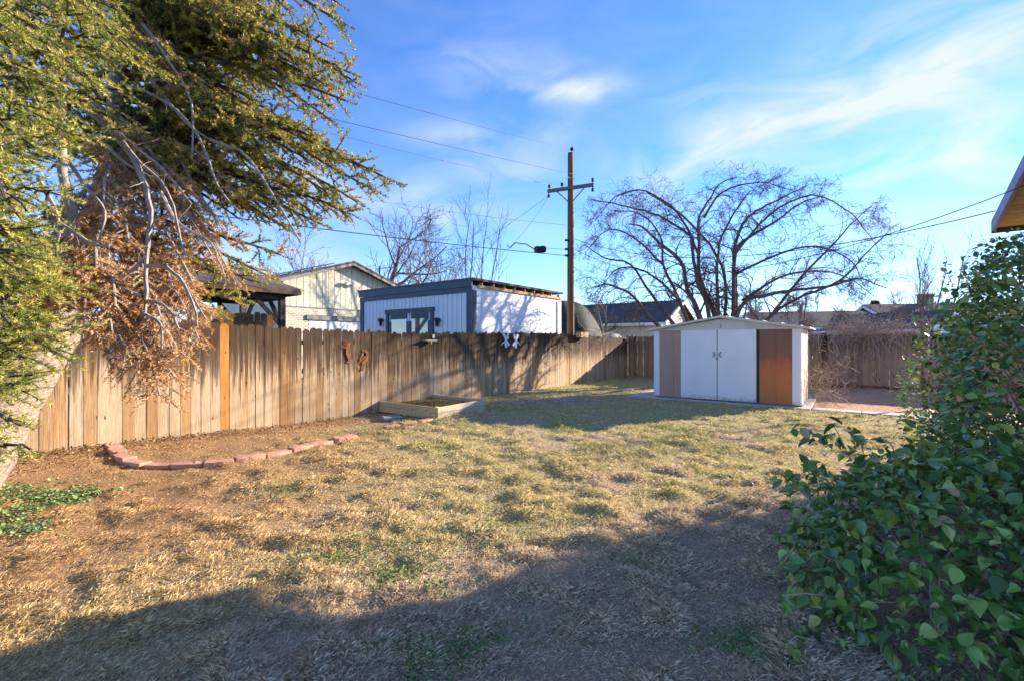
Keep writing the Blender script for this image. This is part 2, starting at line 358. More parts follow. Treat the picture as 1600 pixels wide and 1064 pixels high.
base = np.tile(np.array([.48,.38,.20]), (len(fx), 1)); base = lerp(base, (.33,.32,.13), green*.35+.2*smooth(3.5,8,fy)); base = lerp(base, (.42,.26,.135), litter)
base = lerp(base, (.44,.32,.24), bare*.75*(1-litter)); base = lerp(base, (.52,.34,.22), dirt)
nx, ny = len(xs), len(ys); idx = np.arange(nx*ny).reshape(ny, nx)
Fq = np.stack([idx[:-1,:-1].ravel(), idx[:-1,1:].ravel(), idx[1:,1:].ravel(), idx[1:,:-1].ravel()], 1)
# keep only the yard side of both fences
cx = fx[Fq].mean(1); cy = fy[Fq].mean(1)
keep = (fence_dist(cx, cy) > -.25) & (((cx-FENCE_N.x)*BKN.x+(cy-FENCE_N.y)*BKN.y) > -.3)
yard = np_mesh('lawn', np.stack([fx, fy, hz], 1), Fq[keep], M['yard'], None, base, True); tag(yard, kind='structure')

# grass and fallen needles: short bent blades, thickest near the viewer
def blades(n, ymin, ymax, powr):
    u = RNG.random(n); a = 1-powr
    Y = (ymin**a+u*(ymax**a-ymin**a))**(1/a); X = (RNG.random(n)*2-1)*(Y*1.22+.9)
    X = X+.15*RNG.normal(size=n); return X, Y
def make_grass():
    X, Y = blades(720000, 1.5, 22, 1.62)
    d = fence_dist(X, Y); bd = (X-FENCE_N.x)*BKN.x+(Y-FENCE_N.y)*BKN.y
    lx = (X-SH0.x)*SX.x+(Y-SH0.y)*SX.y; ly = (X-SH0.x)*SY.x+(Y-SH0.y)*SY.y
    dirt, litter, green, bare, n2 = zones(X, Y)
    tuft = vnoise(X, Y, .26, 3, 2)
    keep = (d > .03) & (bd > .05) & ~((lx > -.62) & (lx < 3.75) & (ly > -.24) & (ly < 2.4)) & ~((lx > 3.6) & (ly > -.32) & (ly < .28))
    keep &= RNG.random(len(X)) < (.35+1.3*smooth(.32, .62, tuft))*(1-.93*dirt)*(1-.5*bare)
    X, Y, dirt, litter, green, bare, n2, tuft = [q[keep] for q in (X, Y, dirt, litter, green, bare, n2, tuft)]
    n = len(X); sc = np.maximum(1, Y/3.6)**.85
    L = (.020+.034*RNG.random(n)+.035*np.maximum(tuft-.5, 0)*4)*(1-.25*litter)*(.85+.35*sc*.5); w = (.0010+.0011*RNG.random(n))*sc*np.maximum(1,Y/5)**.25
    el = np.clip(RNG.normal(.55, .35, n), .03, 1.3)*(1-.55*litter); ang = RNG.random(n)*2*np.pi
    dx, dy, dz = np.cos(ang)*np.cos(el), np.sin(ang)*np.cos(el), np.sin(el)
    sx, sy = -np.sin(ang), np.cos(ang)
    z = height(X, Y)+.002; p = np.stack([X, Y, z], 1); side = np.stack([sx*w, sy*w, np.zeros(n)], 1)
    bend = .3+.4*RNG.random(n)
    mid = p+np.stack([dx, dy, dz], 1)*(L*.55)[:, None]
    tip = mid+np.stack([dx, dy, dz*(1-bend*1.6)], 1)*(L*.5)[:, None]; tip[:, 2] = np.maximum(tip[:, 2], z+.003)
    Vv = np.stack([p-side, p+side, mid+side*.55, tip], 1).reshape(-1, 3)
    b = np.arange(n)*4; Ff = np.stack([b, b+1, b+2, b+3], 1)
    c = np.tile(np.array([.76,.62,.29]), (n, 1)); r = RNG.random(n)
    c = lerp(c, (.76,.64,.38), (r > .6)*.8); c = lerp(c, (.42,.28,.14), (r < .22)*.8)
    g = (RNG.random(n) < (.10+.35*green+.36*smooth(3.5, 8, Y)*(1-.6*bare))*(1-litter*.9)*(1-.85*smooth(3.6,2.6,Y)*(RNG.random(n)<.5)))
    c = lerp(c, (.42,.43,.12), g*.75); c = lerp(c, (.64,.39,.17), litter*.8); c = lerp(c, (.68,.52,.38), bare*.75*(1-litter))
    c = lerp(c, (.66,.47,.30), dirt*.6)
    c *= (.7+.55*RNG.random(n))[:, None]
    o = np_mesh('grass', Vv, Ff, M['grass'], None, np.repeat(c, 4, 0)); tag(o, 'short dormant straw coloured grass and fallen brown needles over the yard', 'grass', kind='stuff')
make_grass()
LEAFQ = np.array([(0,0,0),(.30,.42,.05),(.20,.8,.03),(0,1,-.05),(-.20,.8,.03),(-.30,.42,.05),(0,.5,-.05)])
LEAFT = [(0,1,6),(1,2,6),(2,3,6),(3,4,6),(4,5,6),(5,0,6)]
def frames(n, up_bias=.6, spread=1.0, dirs=None):
    # random leaf frames: y = leaf axis, z = leaf normal
    if dirs is None:
        a = RNG.random(n)*2*np.pi; e = RNG.normal(0, .4*spread, n); y = np.stack([np.cos(a)*np.cos(e), np.sin(a)*np.cos(e), np.sin(e)], 1)
    else: y = dirs/np.linalg.norm(dirs, axis=1)[:, None]
    z = RNG.normal(size=(n, 3)); z[:, 2] = np.abs(z[:, 2])*.6+up_bias*2
    z -= y*(z*y).sum(1)[:, None]; z /= np.linalg.norm(z, axis=1)[:, None]; x = np.cross(y, z); return x, y, z
def leaf_np(pos, size, x, y, z, width=1.0):
    n = len(pos); q = LEAFQ; Vv = pos[:, None, :]+size[:, None, None]*(q[None, :, 0:1]*width*x[:, None, :]+q[None, :, 1:2]*y[:, None, :]+q[None, :, 2:3]*z[:, None, :])
    b = (np.arange(n)*7)[:, None, None]; Ff = (np.array(LEAFT)[None]+b).reshape(-1, 3); return Vv.reshape(-1, 3), Ff
def patch(name, label, pts, n, size, cols, sd_=.25):
    c = RNG.integers(0, len(pts), n); q = np.array([(p.x, p.y, r) for p, r in pts])[c]
    X = q[:, 0]+RNG.normal(size=n)*q[:, 2]; Y = q[:, 1]+RNG.normal(size=n)*q[:, 2]*.8
    k = (vnoise(X, Y, .22, 2, 12) > .42) & (fence_dist(X, Y) > .1); X, Y = X[k], Y[k]; n = len(X)
    pos = np.stack([X, Y, height(X, Y)+.012+.02*RNG.random(n)], 1); x, y, z = frames(n, .9)
    s = size*(.6+.8*RNG.random(n)); Vv, Ff = leaf_np(pos, s, x, y, z, 1.3)
    cc = np.array(cols)[RNG.integers(0, len(cols), n)]*(.75+.5*RNG.random(n))[:, None]
    o = np_mesh(name, Vv, Ff, M['ground_cover'], None, np.repeat(cc, 7, 0)); tag(o, label, 'ground cover', kind='stuff')
patch('creeping_weed', 'pale green creeping plant patch among needles at left edge', [(G(20,800),.28),(G(70,785),.25),(G(110,770),.18),(G(25,830),.16),(G(5,770),.2),(G(150,772),.1)], 4200, .030, [(.22,.30,.10),(.30,.36,.15),(.16,.24,.08)])
patch('clover_weed', 'small bright green weeds scattered through the straw lawn', [(G(620,895),.16),(G(660,870),.2),(G(580,850),.2),(G(780,830),.25),(G(500,880),.14),(G(900,800),.3),(G(680,910),.14),(G(860,960),.12),(G(640,1040),.12),(G(740,1010),.12),(G(1000,880),.2),(G(1150,1010),.12),(G(1120,760),.4),(G(980,720),.5),(G(440,765),.2),(G(880,620),.5),(G(810,605),.5)], 6500, .018, [(.13,.24,.05),(.18,.30,.07),(.10,.18,.05)])

# ---------------------------------------------------------------- fences
def picket_mesh(k, w=.134, h=1.83, t=.017):
    rnd = random.Random(k); a = w/2; e = .028+.01*rnd.random(); j = rnd.uniform(-.006, .006)
    pr = [(-a,-.06),(a,-.06),(a+j*.3,h*.5),(a,h-e*1.3),(a-e*.45,h-e*.45),(a-e*1.1,h),(-a+e*1.1,h+j),(-a+e*.45,h-e*.45),(-a,h-e*1.3),(-a+j*.3,h*.5)]
    b = MB(); b.prism([(x, -t/2, z) for x, z in pr], (0, t, 0)); me = bpy.data.meshes.new('picket')
    me.from_pydata([tuple(v) for v in b.v], [], b.f); me.materials.append(M['picket']); return me
PM = [picket_mesh(k) for k in range(5)]
def variant(ms, mat):
    r = []
    for m_ in ms: c = m_.copy(); c.materials[0] = mat; r.append(c)
    return r
PM_M = variant(PM, M['picket_warm']); PM_O = variant(PM, M['picket_orange']); PM_B = variant([picket_mesh(k+10, .142) for k in range(4)], M['picket_back'])
def fence(name, label, p0, d, length, nrm, meshes, step=.1415, zf=lambda p: 0, special={}, hvar=.02, group=None, hscale=1, postmat=None):
    t = thing(name, label, 'fence', tuple(p0), group); rz = math.atan2(d.y, d.x); rnd = random.Random(len(label)); n = int(length/step)
    for i in range(n):
        p = d*(i*step+rnd.uniform(-.004, .004)); w = p0+p
        me = special[i] if i in special else rnd.choice(meshes)
        o = link('picket', me, t, (p.x+nrm.x*rnd.uniform(-.003,.006), p.y+nrm.y*rnd.uniform(-.003,.006), zf(w)+rnd.uniform(-hvar, hvar)), rz+rnd.uniform(-.03, .03))
        o.rotation_euler[1] = rnd.uniform(-.006, .006); o.scale = (rnd.uniform(.97, 1.03), 1, hscale*rnd.uniform(.99, 1.01))
    pm = postmat or M['picket_back']
    for z in (.35, 1.0, 1.55):
        MB().bar(p0+d*0-nrm*.045+Vector((0,0,z)), p0+d*length-nrm*.045+Vector((0,0,z)), .05, .09).build('rail', pm, t)
    k = 0
    while k*2.4 < length:
        b = p0+d*(k*2.4+.3)-nrm*.12; MB().box((b.x, b.y, .9), (.09,.09,1.86), rz).build('post', pm, t); k += 1
    return t
side0 = FENCE_N-U*21.5
def zf_side(p): return .05*math.sin((p-side0).length*.55)+.04*(1 if p.y < 9 else 0)*(9-p.y)/9
def at_side(px): k = (px-800)/F; s = (k*FENCE_N.y-FENCE_N.x)/(k*U.y-U.x); return FENCE_N-U*s, s  # where the side fence crosses that direction
def idx_side(px): p, s = at_side(px); return int(((21.5-s))/.1415)
special = {idx_side(px): random.choice(PM_O) for px in (364,)}
for px in (449, 152, 243, 563): special[idx_side(px)] = random.choice(PM_M)
fence('side_fence', 'long weathered dog ear picket fence on the left, sunlit and stained dark on top', side0, U, 21.45, V, PM, zf=zf_side, special=special)
fence('back_fence', 'shaded grey brown picket fence across the back behind the shed', FENCE_N+BK*.08, BK, 17, BKN, PM_B)
bt = bpy.data.objects['back_fence']
def on_back(px): k = (px-800)/F; t = (k*FENCE_N.y-FENCE_N.x)/(BK.x-k*BK.y); return FENCE_N+BK*t
for px, w in ((1288, .16), (1337, .12), (990, .10)):
    p = on_back(px)+BKN*.09; MB().box((p.x, p.y, .93), (w,.09,1.9), BKZ).build('post', M['picket'] if px == 1288 else M['picket_back'], bt)
p = FENCE_N+BKN*.02; MB().box((p.x, p.y, .92), (.13,.13,1.88), BKZ).build('post', M['picket_back'], bt)
# second, taller run of newer boards beyond the side fence at the left
q0 = P(300, 500, 9.3); q0.z = .42
fence('neighbor_fence', 'short run of taller orange pickets showing above the side fence beside the dark pavilion', q0, U, 1.7, V, [PM_O[0], PM_O[2], PM[1]], hscale=.97)

# ---------------------------------------------------------------- shed
def make_shed():
    t = thing('garden_shed', 'white metal garden shed with tan and rusty orange panels on a concrete slab', 'shed', tuple(SH0))
    A = R(SH_A)
    def W_(x, y, z): return SH0+SX*x+SY*y+Vector((0,0,z))
    H = 1.89; D = 2.1; Wd = 3.54; B = .03
    def panel(name, xa, xb, mat, z0=B+.02, z1=H, y=-.004, t_=.02, **k):
        c = W_((xa+xb)/2, y, (z0+z1)/2); return MB().box(c, (xb-xa, t_, z1-z0), A).build(name, mat, t, **k)
    # shell
    sh = MB(); inn = .03
    sh.box(W_(Wd/2, D/2, (B+H)/2), (Wd-2*inn, D-2*inn, H-B-.01), A); sh.build('inner_wall', M['shed_cream'], t)
    panel('corner_post', 0, .16, M['shed_white'], y=-.0, t_=.06, bevel=.006)
    panel('corner_post', 3.36, 3.54, M['shed_white'], y=-.0, t_=.06, bevel=.006)
    panel('tan_panel', .165, .535, M['shed_tan']); panel('tan_panel', .545, .75, M['shed_tan'])
    for (a, b, hx) in ((.752, 1.672, 1.60), (1.69, 2.592, 1.765)):
        d = panel('door', a, b, M['shed_white'], y=-.028, t_=.03, bevel=.005)
        h = MB(); sgn = 1 if hx < 1.68 else -1
        pts = [W_(hx, -.045, 1.30), W_(hx+.0, -.085, 1.28), W_(hx+sgn*.03, -.09, 1.24), W_(hx, -.085, 1.20), W_(hx, -.045, 1.18)]
        h.tube(pts, .012, 6); h.build('handle', M['black'], d)
    MB().box(W_(1.681, -.05, 1.13), (.03,.02,.05), A).build('padlock', M['black'], t)
    panel('gap_shade', 2.598, 2.655, M['black'], t_=.012)  # black strip put in for the shade of the gap beside the doors
    panel('rusty_panel', 2.66, 3.005, M['rust_panel'], y=-.008); panel('rusty_panel', 3.02, 3.355, M['rust_panel'], y=-.008)
    # ribs between the panels
    for x in (.54, 3.0125): MB().box(W_(x, -.016, (B+H)/2), (.018, .02, H-B-.04), A).build('rib', M['shed_tan'] if x < 1 else M['rust_panel'], t)
    # gable above the doors, in two sheets
    pk = 2.16; md = 1.77
    for a, b, za, zb in ((.0, md-.006, 1.895, pk), (md+.006, Wd, pk, 1.895)):
        MB().prism([W_(a, -.03, H), W_(b, -.03, H), W_(b, -.03, zb), W_(a, -.03, za)] if True else [], SY*.03).build('gable_panel', M['shed_cream'], t)
    MB().box(W_(Wd/2, -.047, H+.0), (Wd-.04, .012, .035), A).build('header_rail', M['shed_cream'], t)
    # side wall facing the sun: ribbed sheets
    n = 9
    for k in range(n):
        y = .05+(D-.05)*(k+.5)/n; MB().box(W_(Wd-.004, y, (B+H)/2), ((D-.05)/n-.012, .03, H-B), A+math.pi/2).build('side_panel', M['shed_white'] if k == 0 else (M['shed_cream'] if k % 3 else M['shed_tan']), t)
        MB().box(W_(.004, y, (B+H)/2), ((D-.05)/n-.012, .03, H-B), A+math.pi/2).build('side_panel', M['shed_white'], t)
    # roof: two slopes of ribbed sheet, rolled edges
    ov = .19; yo = -.16; y1_ = D+.12
    for s in (0, 1):
        xa, xb = (-ov, md) if s == 0 else (Wd+ov, md); za, zb = H-.01, pk+.045
        rf = MB(); rf.prism([W_(xa, yo, za), W_(xb, yo, zb), W_(xb, yo, zb+.03), W_(xa, yo, za+.03)], SY*(y1_-yo)); ro = rf.build('roof', M['shed_cream'], t)
        tr = MB(); tr.bar(W_(xa, yo-.012, za+.005), W_(xb, yo-.012, zb+.005), .024, .055); tr.build('roof_trim', M['shed_cream'], ro)
        for k in range(5):
            f = (k+.5)/5; tr = MB(); tr.bar(W_(xa+(xb-xa)*f, yo+.02, za+(zb-za)*f+.037), W_(xa+(xb-xa)*f, y1_-.02, za+(zb-za)*f+.037), .03, .02); tr.build('roof_rib', M['shed_cream'], ro)
    # slab, and the path that runs off to the right
    sl = MB(); sl.box(W_(Wd/2-.25, D/2-.05, -.03), (Wd+.9, D+.55, .1), A); tag(sl.build('shed_slab', M['slab'], bevel=.01), kind='structure')
    for k in range(7):
        s = MB(); a = 3.78+k*.92; s.box(W_(a+.44, -.02+.012*((k*7)%3-1), -.038), (.90, .42, .1), A+.004*((k*5)%3-1)); tag(s.build('path', M['slab'], bevel=.01), kind='structure')
make_shed()

# ---------------------------------------------------------------- raised bed, edging stones
def make_bed():
    Fp, Rp, Bp, Lp = Vector((-1.51,9.1,0)), Vector((-.62,10.45,0)), Vector((-2.17,11.55,0)), Vector((-3.12,10.3,0))
    t = thing('raised_bed', 'low square raised garden bed of two stacked timber boards beside the fence', 'garden bed', tuple(Fp))
    for a, b in ((Fp,Rp),(Rp,Bp),(Bp,Lp),(Lp,Fp)):
        for z in (.065, .19):
            d = (b-a).normalized(); MB().bar(a+d*.02+Vector((0,0,z)), b-d*.02+Vector((0,0,z+.003)), .038, .118).build('board', M['lumber'], t, bevel=.003)
    for p in (Fp, Rp, Bp, Lp):
        c = (Fp+Rp+Bp+Lp)/4; q = p+(c-p).normalized()*.07; MB().box((q.x, q.y, .14), (.08,.08,.24), VZ).build('corner_block', M['lumber'], t)
    n = 26; vv = []; ff = []
    for i in range(n+1):
        for j in range(n+1):
            u_, v_ = i/n, j/n; p = (Fp*(1-u_)+Rp*u_)*(1-v_)+(Lp*(1-u_)+Bp*u_)*v_; c = (Fp+Rp+Bp+Lp)/4; p = c+(p-c)*.97
            vv.append((p.x, p.y, .09+.09*random.random()*.35+.09*math.exp(-((u_-.5)**2+(v_-.45)**2)*7)))
    ff = [(i*(n+1)+j, i*(n+1)+j+1, (i+1)*(n+1)+j+1, (i+1)*(n+1)+j) for i in range(n) for j in range(n)]
    b = MB(); b.v = [Vector(v) for v in vv]; b.f = ff; so = b.build('soil', M['soil'], t)
    m = 9000; u_, v_ = RNG.random(m), RNG.random(m); A_, B_, C_, D_ = [np.array(q) for q in (Fp, Rp, Bp, Lp)]
    pos = (A_[None]*(1-u_)[:,None]+B_[None]*u_[:,None])*(1-v_)[:,None]+(D_[None]*(1-u_)[:,None]+C_[None]*u_[:,None])*v_[:,None]
    cc = (A_+B_+C_+D_)/4; pos = cc+(pos-cc)*.95; pos[:,2] = .115+.09*np.exp(-((u_-.5)**2+(v_-.45)**2)*7)
    dr = RNG.normal(size=(m,3)); dr[:,2] = np.abs(dr[:,2]); dr /= np.linalg.norm(dr, axis=1)[:,None]; x, y, z = frames(m, .3, dirs=dr)
    Vv, Ff = leaf_np(pos, .035+.03*RNG.random(m), x, y, z, .25); col = np.array([(.42,.31,.14),(.30,.30,.10),(.24,.15,.07)])[RNG.integers(0,3,m)]
    o = np_mesh('dry_litter', Vv, Ff, M['grass'], t, np.repeat(col, 7, 0)); o['kind'] = 'stuff'
make_bed()
def stones(name, label, pts, size, mat):
    t = thing(name, label, 'garden edging', tuple(G(*pts[len(pts)//2])))
    for k, (px, py) in enumerate(pts):
        p = G(px, py); a = G(*pts[max(k-1, 0)]); b = G(*pts[min(k+1, len(pts)-1)]); d = (b-a).normalized()
        nrm = Vector((-d.y, d.x, 0)); L_, Wd = size[0]*random.uniform(.94, 1.06), size[1]; z = .048+float(height(p.x, p.y))+random.uniform(-.006, .006)
        pr = []
        for i in range(7): u_ = i/6; pr.append(p+d*((u_-.5)*L_)-nrm*(Wd*.5+.018*math.sin(u_*math.pi)))   # scalloped face
        for i in range(7): u_ = 1-i/6; pr.append(p+d*((u_-.5)*L_)+nrm*(Wd*.5-.014*math.sin(u_*math.pi)))
        b_ = MB(); b_.prism([(q.x+random.uniform(-.006,.006), q.y+random.uniform(-.006,.006), z+random.uniform(-.003,.003)) for q in pr][::-1], (random.uniform(-.004,.004), 0, -.13)); b_.build('edging_stone', mat, t, bevel=.006)
def curve_pts(ctrl, n):
    W2 = [G(*c) for c in ctrl]; seg = [0]
    for a, b in zip(W2, W2[1:]): seg.append(seg[-1]+(b-a).length)
    out = []
    for i in range(n):
        s = seg[-1]*i/(n-1); k = max(j for j in range(len(seg)) if seg[j] <= s+1e-9); k = min(k, len(W2)-2); f = (s-seg[k])/(seg[k+1]-seg[k]); p = W2[k].lerp(W2[k+1], f)
        out.append((800+p.x/p.y*F, HZ+EYE*F/p.y))
    return out, seg[-1]
cp, ln = curve_pts([(178,708),(186,718),(215,727),(270,729),(340,726),(385,719),(425,712),(465,704),(500,696),(538,690)], 12)
stones('brick_edging', 'curved row of terracotta edging bricks around the needle covered bed by the fence', cp, (ln/11*.965, .15), M['brick_red'])
stones('short_brick_edging', 'three terracotta edging bricks in a row at the front corner of the raised bed', [(612,668),(638,664),(664,659)], (.30, .15), M['brick_red'])
p = G(612, 655); b = MB(); b.box((p.x, p.y, .03), (.36,.26,.07), .5); tag(b.build('flat_stone', M['grey_stone'], bevel=.01), 'flat blue grey paving stone lying in shade by the raised bed', 'stone')
for k, (px, py, lb) in enumerate(((880,626,'thin flat grey stone lying in the shadowed lawn left of the shed'),)):
    p = G(px, py); b = MB(); b.box((p.x, p.y, .015), (.7,.22,.05), VZ); tag(b.build('flat_stone', M['grey_stone'], bevel=.01), lb, 'stone')

# ---------------------------------------------------------------- ornaments on the side fence
def plate(name, label, cat, px, z, shapes, mat, sc, off=.03):
    p, _ = at_side(px); p = p+V*off; p.z = z; t = thing(name, label, cat, tuple(p))
    for nm, pts in shapes:
        MB().prism([p+U*(x*sc)+Vector((0,0,y*sc)) for x, y in pts], V*.006).build(nm, mat, t)
    return t
kok1 = [('body', [(.0,.62),(.10,.60),(.16,.52),(.14,.42),(.22,.36),(.14,.32),(.06,.30),(.10,.16),(.20,.05),(.16,-.10),(.22,-.24),(.14,-.34),(.02,-.30),(.0,-.16),(-.10,0),(-.14,.18),(-.12,.36),(-.06,.5)]),
        ('feather', [(.0,.60),(-.18,.86),(-.13,.88),(.05,.62)]), ('feather', [(-.04,.56),(-.30,.74),(-.27,.78),(.0,.6)]), ('feather', [(-.08,.48),(-.36,.60),(-.34,.64),(-.04,.54)]),
        ('feather', [(-.1,.42),(-.38,.46),(-.37,.50),(-.08,.48)]), ('feather', [(.04,.6),(-.02,.92),(.03,.92),(.1,.6)]), ('feather', [(.08,.6),(.14,.90),(.18,.88),(.14,.58)]),
        ('foot', [(.02,-.3),(-.06,-.44),(.16,-.46),(.14,-.40),(.06,-.38),(.10,-.3)]), ('foot', [(.15,-.30),(.18,-.40),(.36,-.38),(.34,-.33),(.24,-.33),(.22,-.26)])]
kok2 = [('body', [(-.16,.42),(.0,.48),(.14,.46),(.26,.34),(.30,.14),(.26,-.08),(.14,-.26),(-.02,-.36),(-.14,-.44),(-.20,-.3),(-.10,-.2),(.02,-.12),(.12,.02),(.14,.16),(.08,.28),(-.02,.32),(-.14,.3)]),
        ('arm', [(-.10,.32),(-.04,.2),(-.16,.0),(-.28,-.16),(-.32,-.10),(-.22,.06),(-.18,.2)]), ('flute', [(-.34,-.22),(-.30,-.28),(.10,.04),(.06,.10)]),
        ('leg', [(-.06,-.34),(-.14,-.6),(-.22,-.78),(-.16,-.8),(-.06,-.62),(.02,-.36)])]
plate('dancer_ornament', 'rusty cut metal dancer with spiky hair hung on the fence, left of the pair', 'wall ornament', 542, 1.28, kok1, M['rust'], .34)
plate('curled_ornament', 'rusty cut metal curled flute player hung on the fence, right of the pair', 'wall ornament', 568, 1.23, kok2, M['rust'], .37)
def dragonfly(px, z, flip, label):
    p, _ = at_side(px); p = p+V*.03; p.z = z; t = thing('dragonfly_ornament', label, 'wall ornament', tuple(p), 'white metal dragonflies on the fence')
    f = -1 if flip else 1
    def q(x, y): return p+U*(x*f)+Vector((0,0,y))
    MB().tube([q(-.2,-.12)+V*.01, q(0,0)+V*.015, q(.16,.10)+V*.01], [.014,.02,.02], 6).build('body', M['white_metal'], t)
    for pts in ([(0,.02),(-.14,.20),(-.02,.22),(.06,.06)],[(.04,.04),(.10,.24),(.20,.20),(.10,.06)],[(0,0),(.14,-.16),(.24,-.12),(.08,.02)],[(-.04,-.02),(.0,-.20),(.10,-.20),(.04,0)]):
        MB().prism([q(x, y) for x, y in pts], V*.005).build('wing', M['white_metal'], t)
dragonfly(788, 1.60, False, 'white metal dragonfly on the fence, left of the two')
dragonfly(806, 1.58, True, 'white metal dragonfly on the fence, right of the two')
p, _ = at_side(668); t = thing('fence_shelf', 'small weathered wooden ledge fixed near the top of the side fence', 'shelf', (p.x, p.y, 1.5))
b = p+V*.09; MB().box((b.x, b.y, 1.60), (.36,.15,.025), UZ).build('ledge', M['lumber'], t); MB().box((b.x, b.y, 1.55), (.03,.12,.08), UZ).build('bracket', M['lumber'], t)
p, _ = at_side(676); b = p+V*.03; MB().box((b.x, b.y, 1.70), (.07,.02,.09), UZ).build('white_tag', M['white_metal'], t)
# bird box on the fence top near the utility pole
p, _ = at_side(904); t = thing('nest_box', 'reddish brown wooden planter box on top of the side fence by the utility pole', 'planter', (p.x, p.y, 1.6))
b = p+V*.16; MB().box((b.x, b.y, 1.83), (.6,.22,.2), UZ).build('box', M['raw_wood'], t, bevel=.004)
MB().box((b.x, b.y, 1.945), (.64,.26,.025), UZ).build('lid', M['rust'], t)

# ---------------------------------------------------------------- neighbours' buildings
def wall_siding(p0, d, nrm, L_, z0, z1f, mat, parent, step=.2, groove=.018, name='siding', thick=.03):
    b = MB(); k = 0
    while k*step < L_-1e-3:
        a = k*step; c = min(a+step-groove, L_); p = p0+d*a; q = p0+d*c
        b.prism([p+Vector((0,0,z0)), q+Vector((0,0,z0)), q+Vector((0,0,z1f(c))), p+Vector((0,0,z1f(a)))], nrm*thick); k += 1
    return b.build(name, mat, parent)
Z3 = lambda z: Vector((0, 0, z))
def make_studio():
    C = Vector((-1.2, 13.6, 0)); t = thing('backyard_studio', 'white backyard studio with slate trim, flat roof and dark double doors beyond the fence', 'building', tuple(C))
    Lf, Lr = 5.5, 5.0; Hh = 3.36; fr = V*-1; fn = -U            # front runs to the left, faces the camera side
    core = MB(); a, b_, c, d = C+fr*.03+U*.03, C+fr*(Lf-.03)+U*.03, C+fr*(Lf-.03)+U*(Lr-.03), C+fr*.03+U*(Lr-.03)
    core.prism([a, b_, c, d][::-1], Z3(Hh-.1)); core.build('wall', M['studio_white'], t)
    wall_siding(C, fr, -U, Lf, 0, lambda s: Hh-.25, M['studio_white'], t, .20)
    wall_siding(C, U, V, Lr, 0, lambda s: Hh-.12, M['studio_white'], t, .40, .01)
    for w0, dirn, nn, L_ in ((C, fr, -U, Lf),):
        MB().bar(C-U*.055+Z3(Hh-.06)-fr*.06, C+fr*(Lf+.1)-U*.055+Z3(Hh-.06), .05, .20).build('fascia', M['studio_trim'], t)
        MB().bar(C-U*.045+Z3(Hh-.245)-fr*.05, C+fr*(Lf+.06)-U*.045+Z3(Hh-.245), .035, .15).build('frieze', M['studio_trim'], t)
    MB().box(C-U*.05+fr*.07+Z3(1.5), (.16,.05,3.1), VZ).build('corner_board', M['studio_trim'], t)
    MB().box(C+V*.05+U*.06+Z3(1.5), (.14,.05,3.2), UZ).build('corner_board', M['studio_trim'], t)
    MB().box(C-U*.05+fr*(Lf-.07)+Z3(1.5), (.18,.05,3.1), VZ).build('corner_board', M['studio_trim'], t)
    MB().box(C+V*.05+U*(Lr-.1)+Z3(1.5), (.26,.04,3.2), UZ).build('corner_board', M['studio_white'], t)
    # unfinished right eave: raw plate, rafter ends, dark roof edge
    MB().bar(C+V*.06+U*.2+Z3(Hh-.13), C+V*.06+U*(Lr+.05)+Z3(Hh-.13), .05, .09).build('eave_board', M['raw_wood'], t)
    for k in range(9):
        p = C+U*(.35+k*.56)+Z3(Hh-.05); MB().bar(p, p+V*.11, .05, .07).build('rafter_end', M['raw_wood'], t)
    MB().prism([C-U*.09-fr*.12+Z3(Hh+.035), C-U*.09+fr*(Lf+.15)+Z3(Hh+.035), C+U*(Lr+.1)+fr*(Lf+.15)+Z3(Hh+.035), C+U*(Lr+.1)-fr*.12+Z3(Hh+.035)][::-1], Z3(.07)).build('roof', M['roof_brown'], t)
    # doors
    def xs_(px): k = (px-800)/F; return (k*C.y-C.x)/(fr.x-k*fr.y)
    a, b_ = xs_(679), xs_(606); zt = EYE+(HZ-487)/F*(C+fr*((a+b_)/2)).y
    df = MB(); 
    for s in (a+.06, b_-.06): df.box(C-U*.06+fr*s+Z3(zt/2), (.12,.06,zt), VZ)
    df.box(C-U*.065+fr*((a+b_)/2)+Z3(zt+.02), (b_-a+.08,.08,.14), VZ); df.build('door_frame', M['studio_trim'], t)
    w = (b_-a-.26)/2
    for s in (a+.13+w/2, b_-.13-w/2):
        c0 = C-U*.045+fr*s; d = MB()
        d.box(c0+fr*(w/2-.06)+Z3(1.15), (.12,.045,2.2), VZ); d.box(c0-fr*(w/2-.06)+Z3(1.15), (.12,.045,2.2), VZ)
        d.box(c0+Z3(zt-.16), (w-.24,.045,.18), VZ); d.box(c0+Z3(.35), (w-.24,.045,.6), VZ); do = d.build('door', M['studio_trim'], t)
        MB().box(c0+Z3((.65+zt-.25)/2), (w-.24,.012,zt-.25-.65), VZ).build('pane', M['glass'], do)
    for k, px in enumerate((599, 687)):
        s = xs_(px); p = C-U*.12+fr*s; z = EYE+(HZ-503)/F*p.y
        l = thing('wall_lantern', ('black wall lantern left' if k == 0 else 'black wall lantern right')+' of the studio double doors', 'lantern', tuple(p+Z3(z)), 'lanterns beside the studio doors')
        MB().tube([p+Z3(z+.13), p+Z3(z+.10), p+Z3(z+.02)], [.02,.10,.11], 8).build('cap', M['black'], l)
        MB().tube([p+Z3(z+.02), p+Z3(z-.15)], [.06,.045], 8).build('glass_body', M['black'], l); MB().bar(p+Z3(z+.05), p+U*.09+Z3(z+.05), .03, .03).build('bracket', M['black'], l)
make_studio()
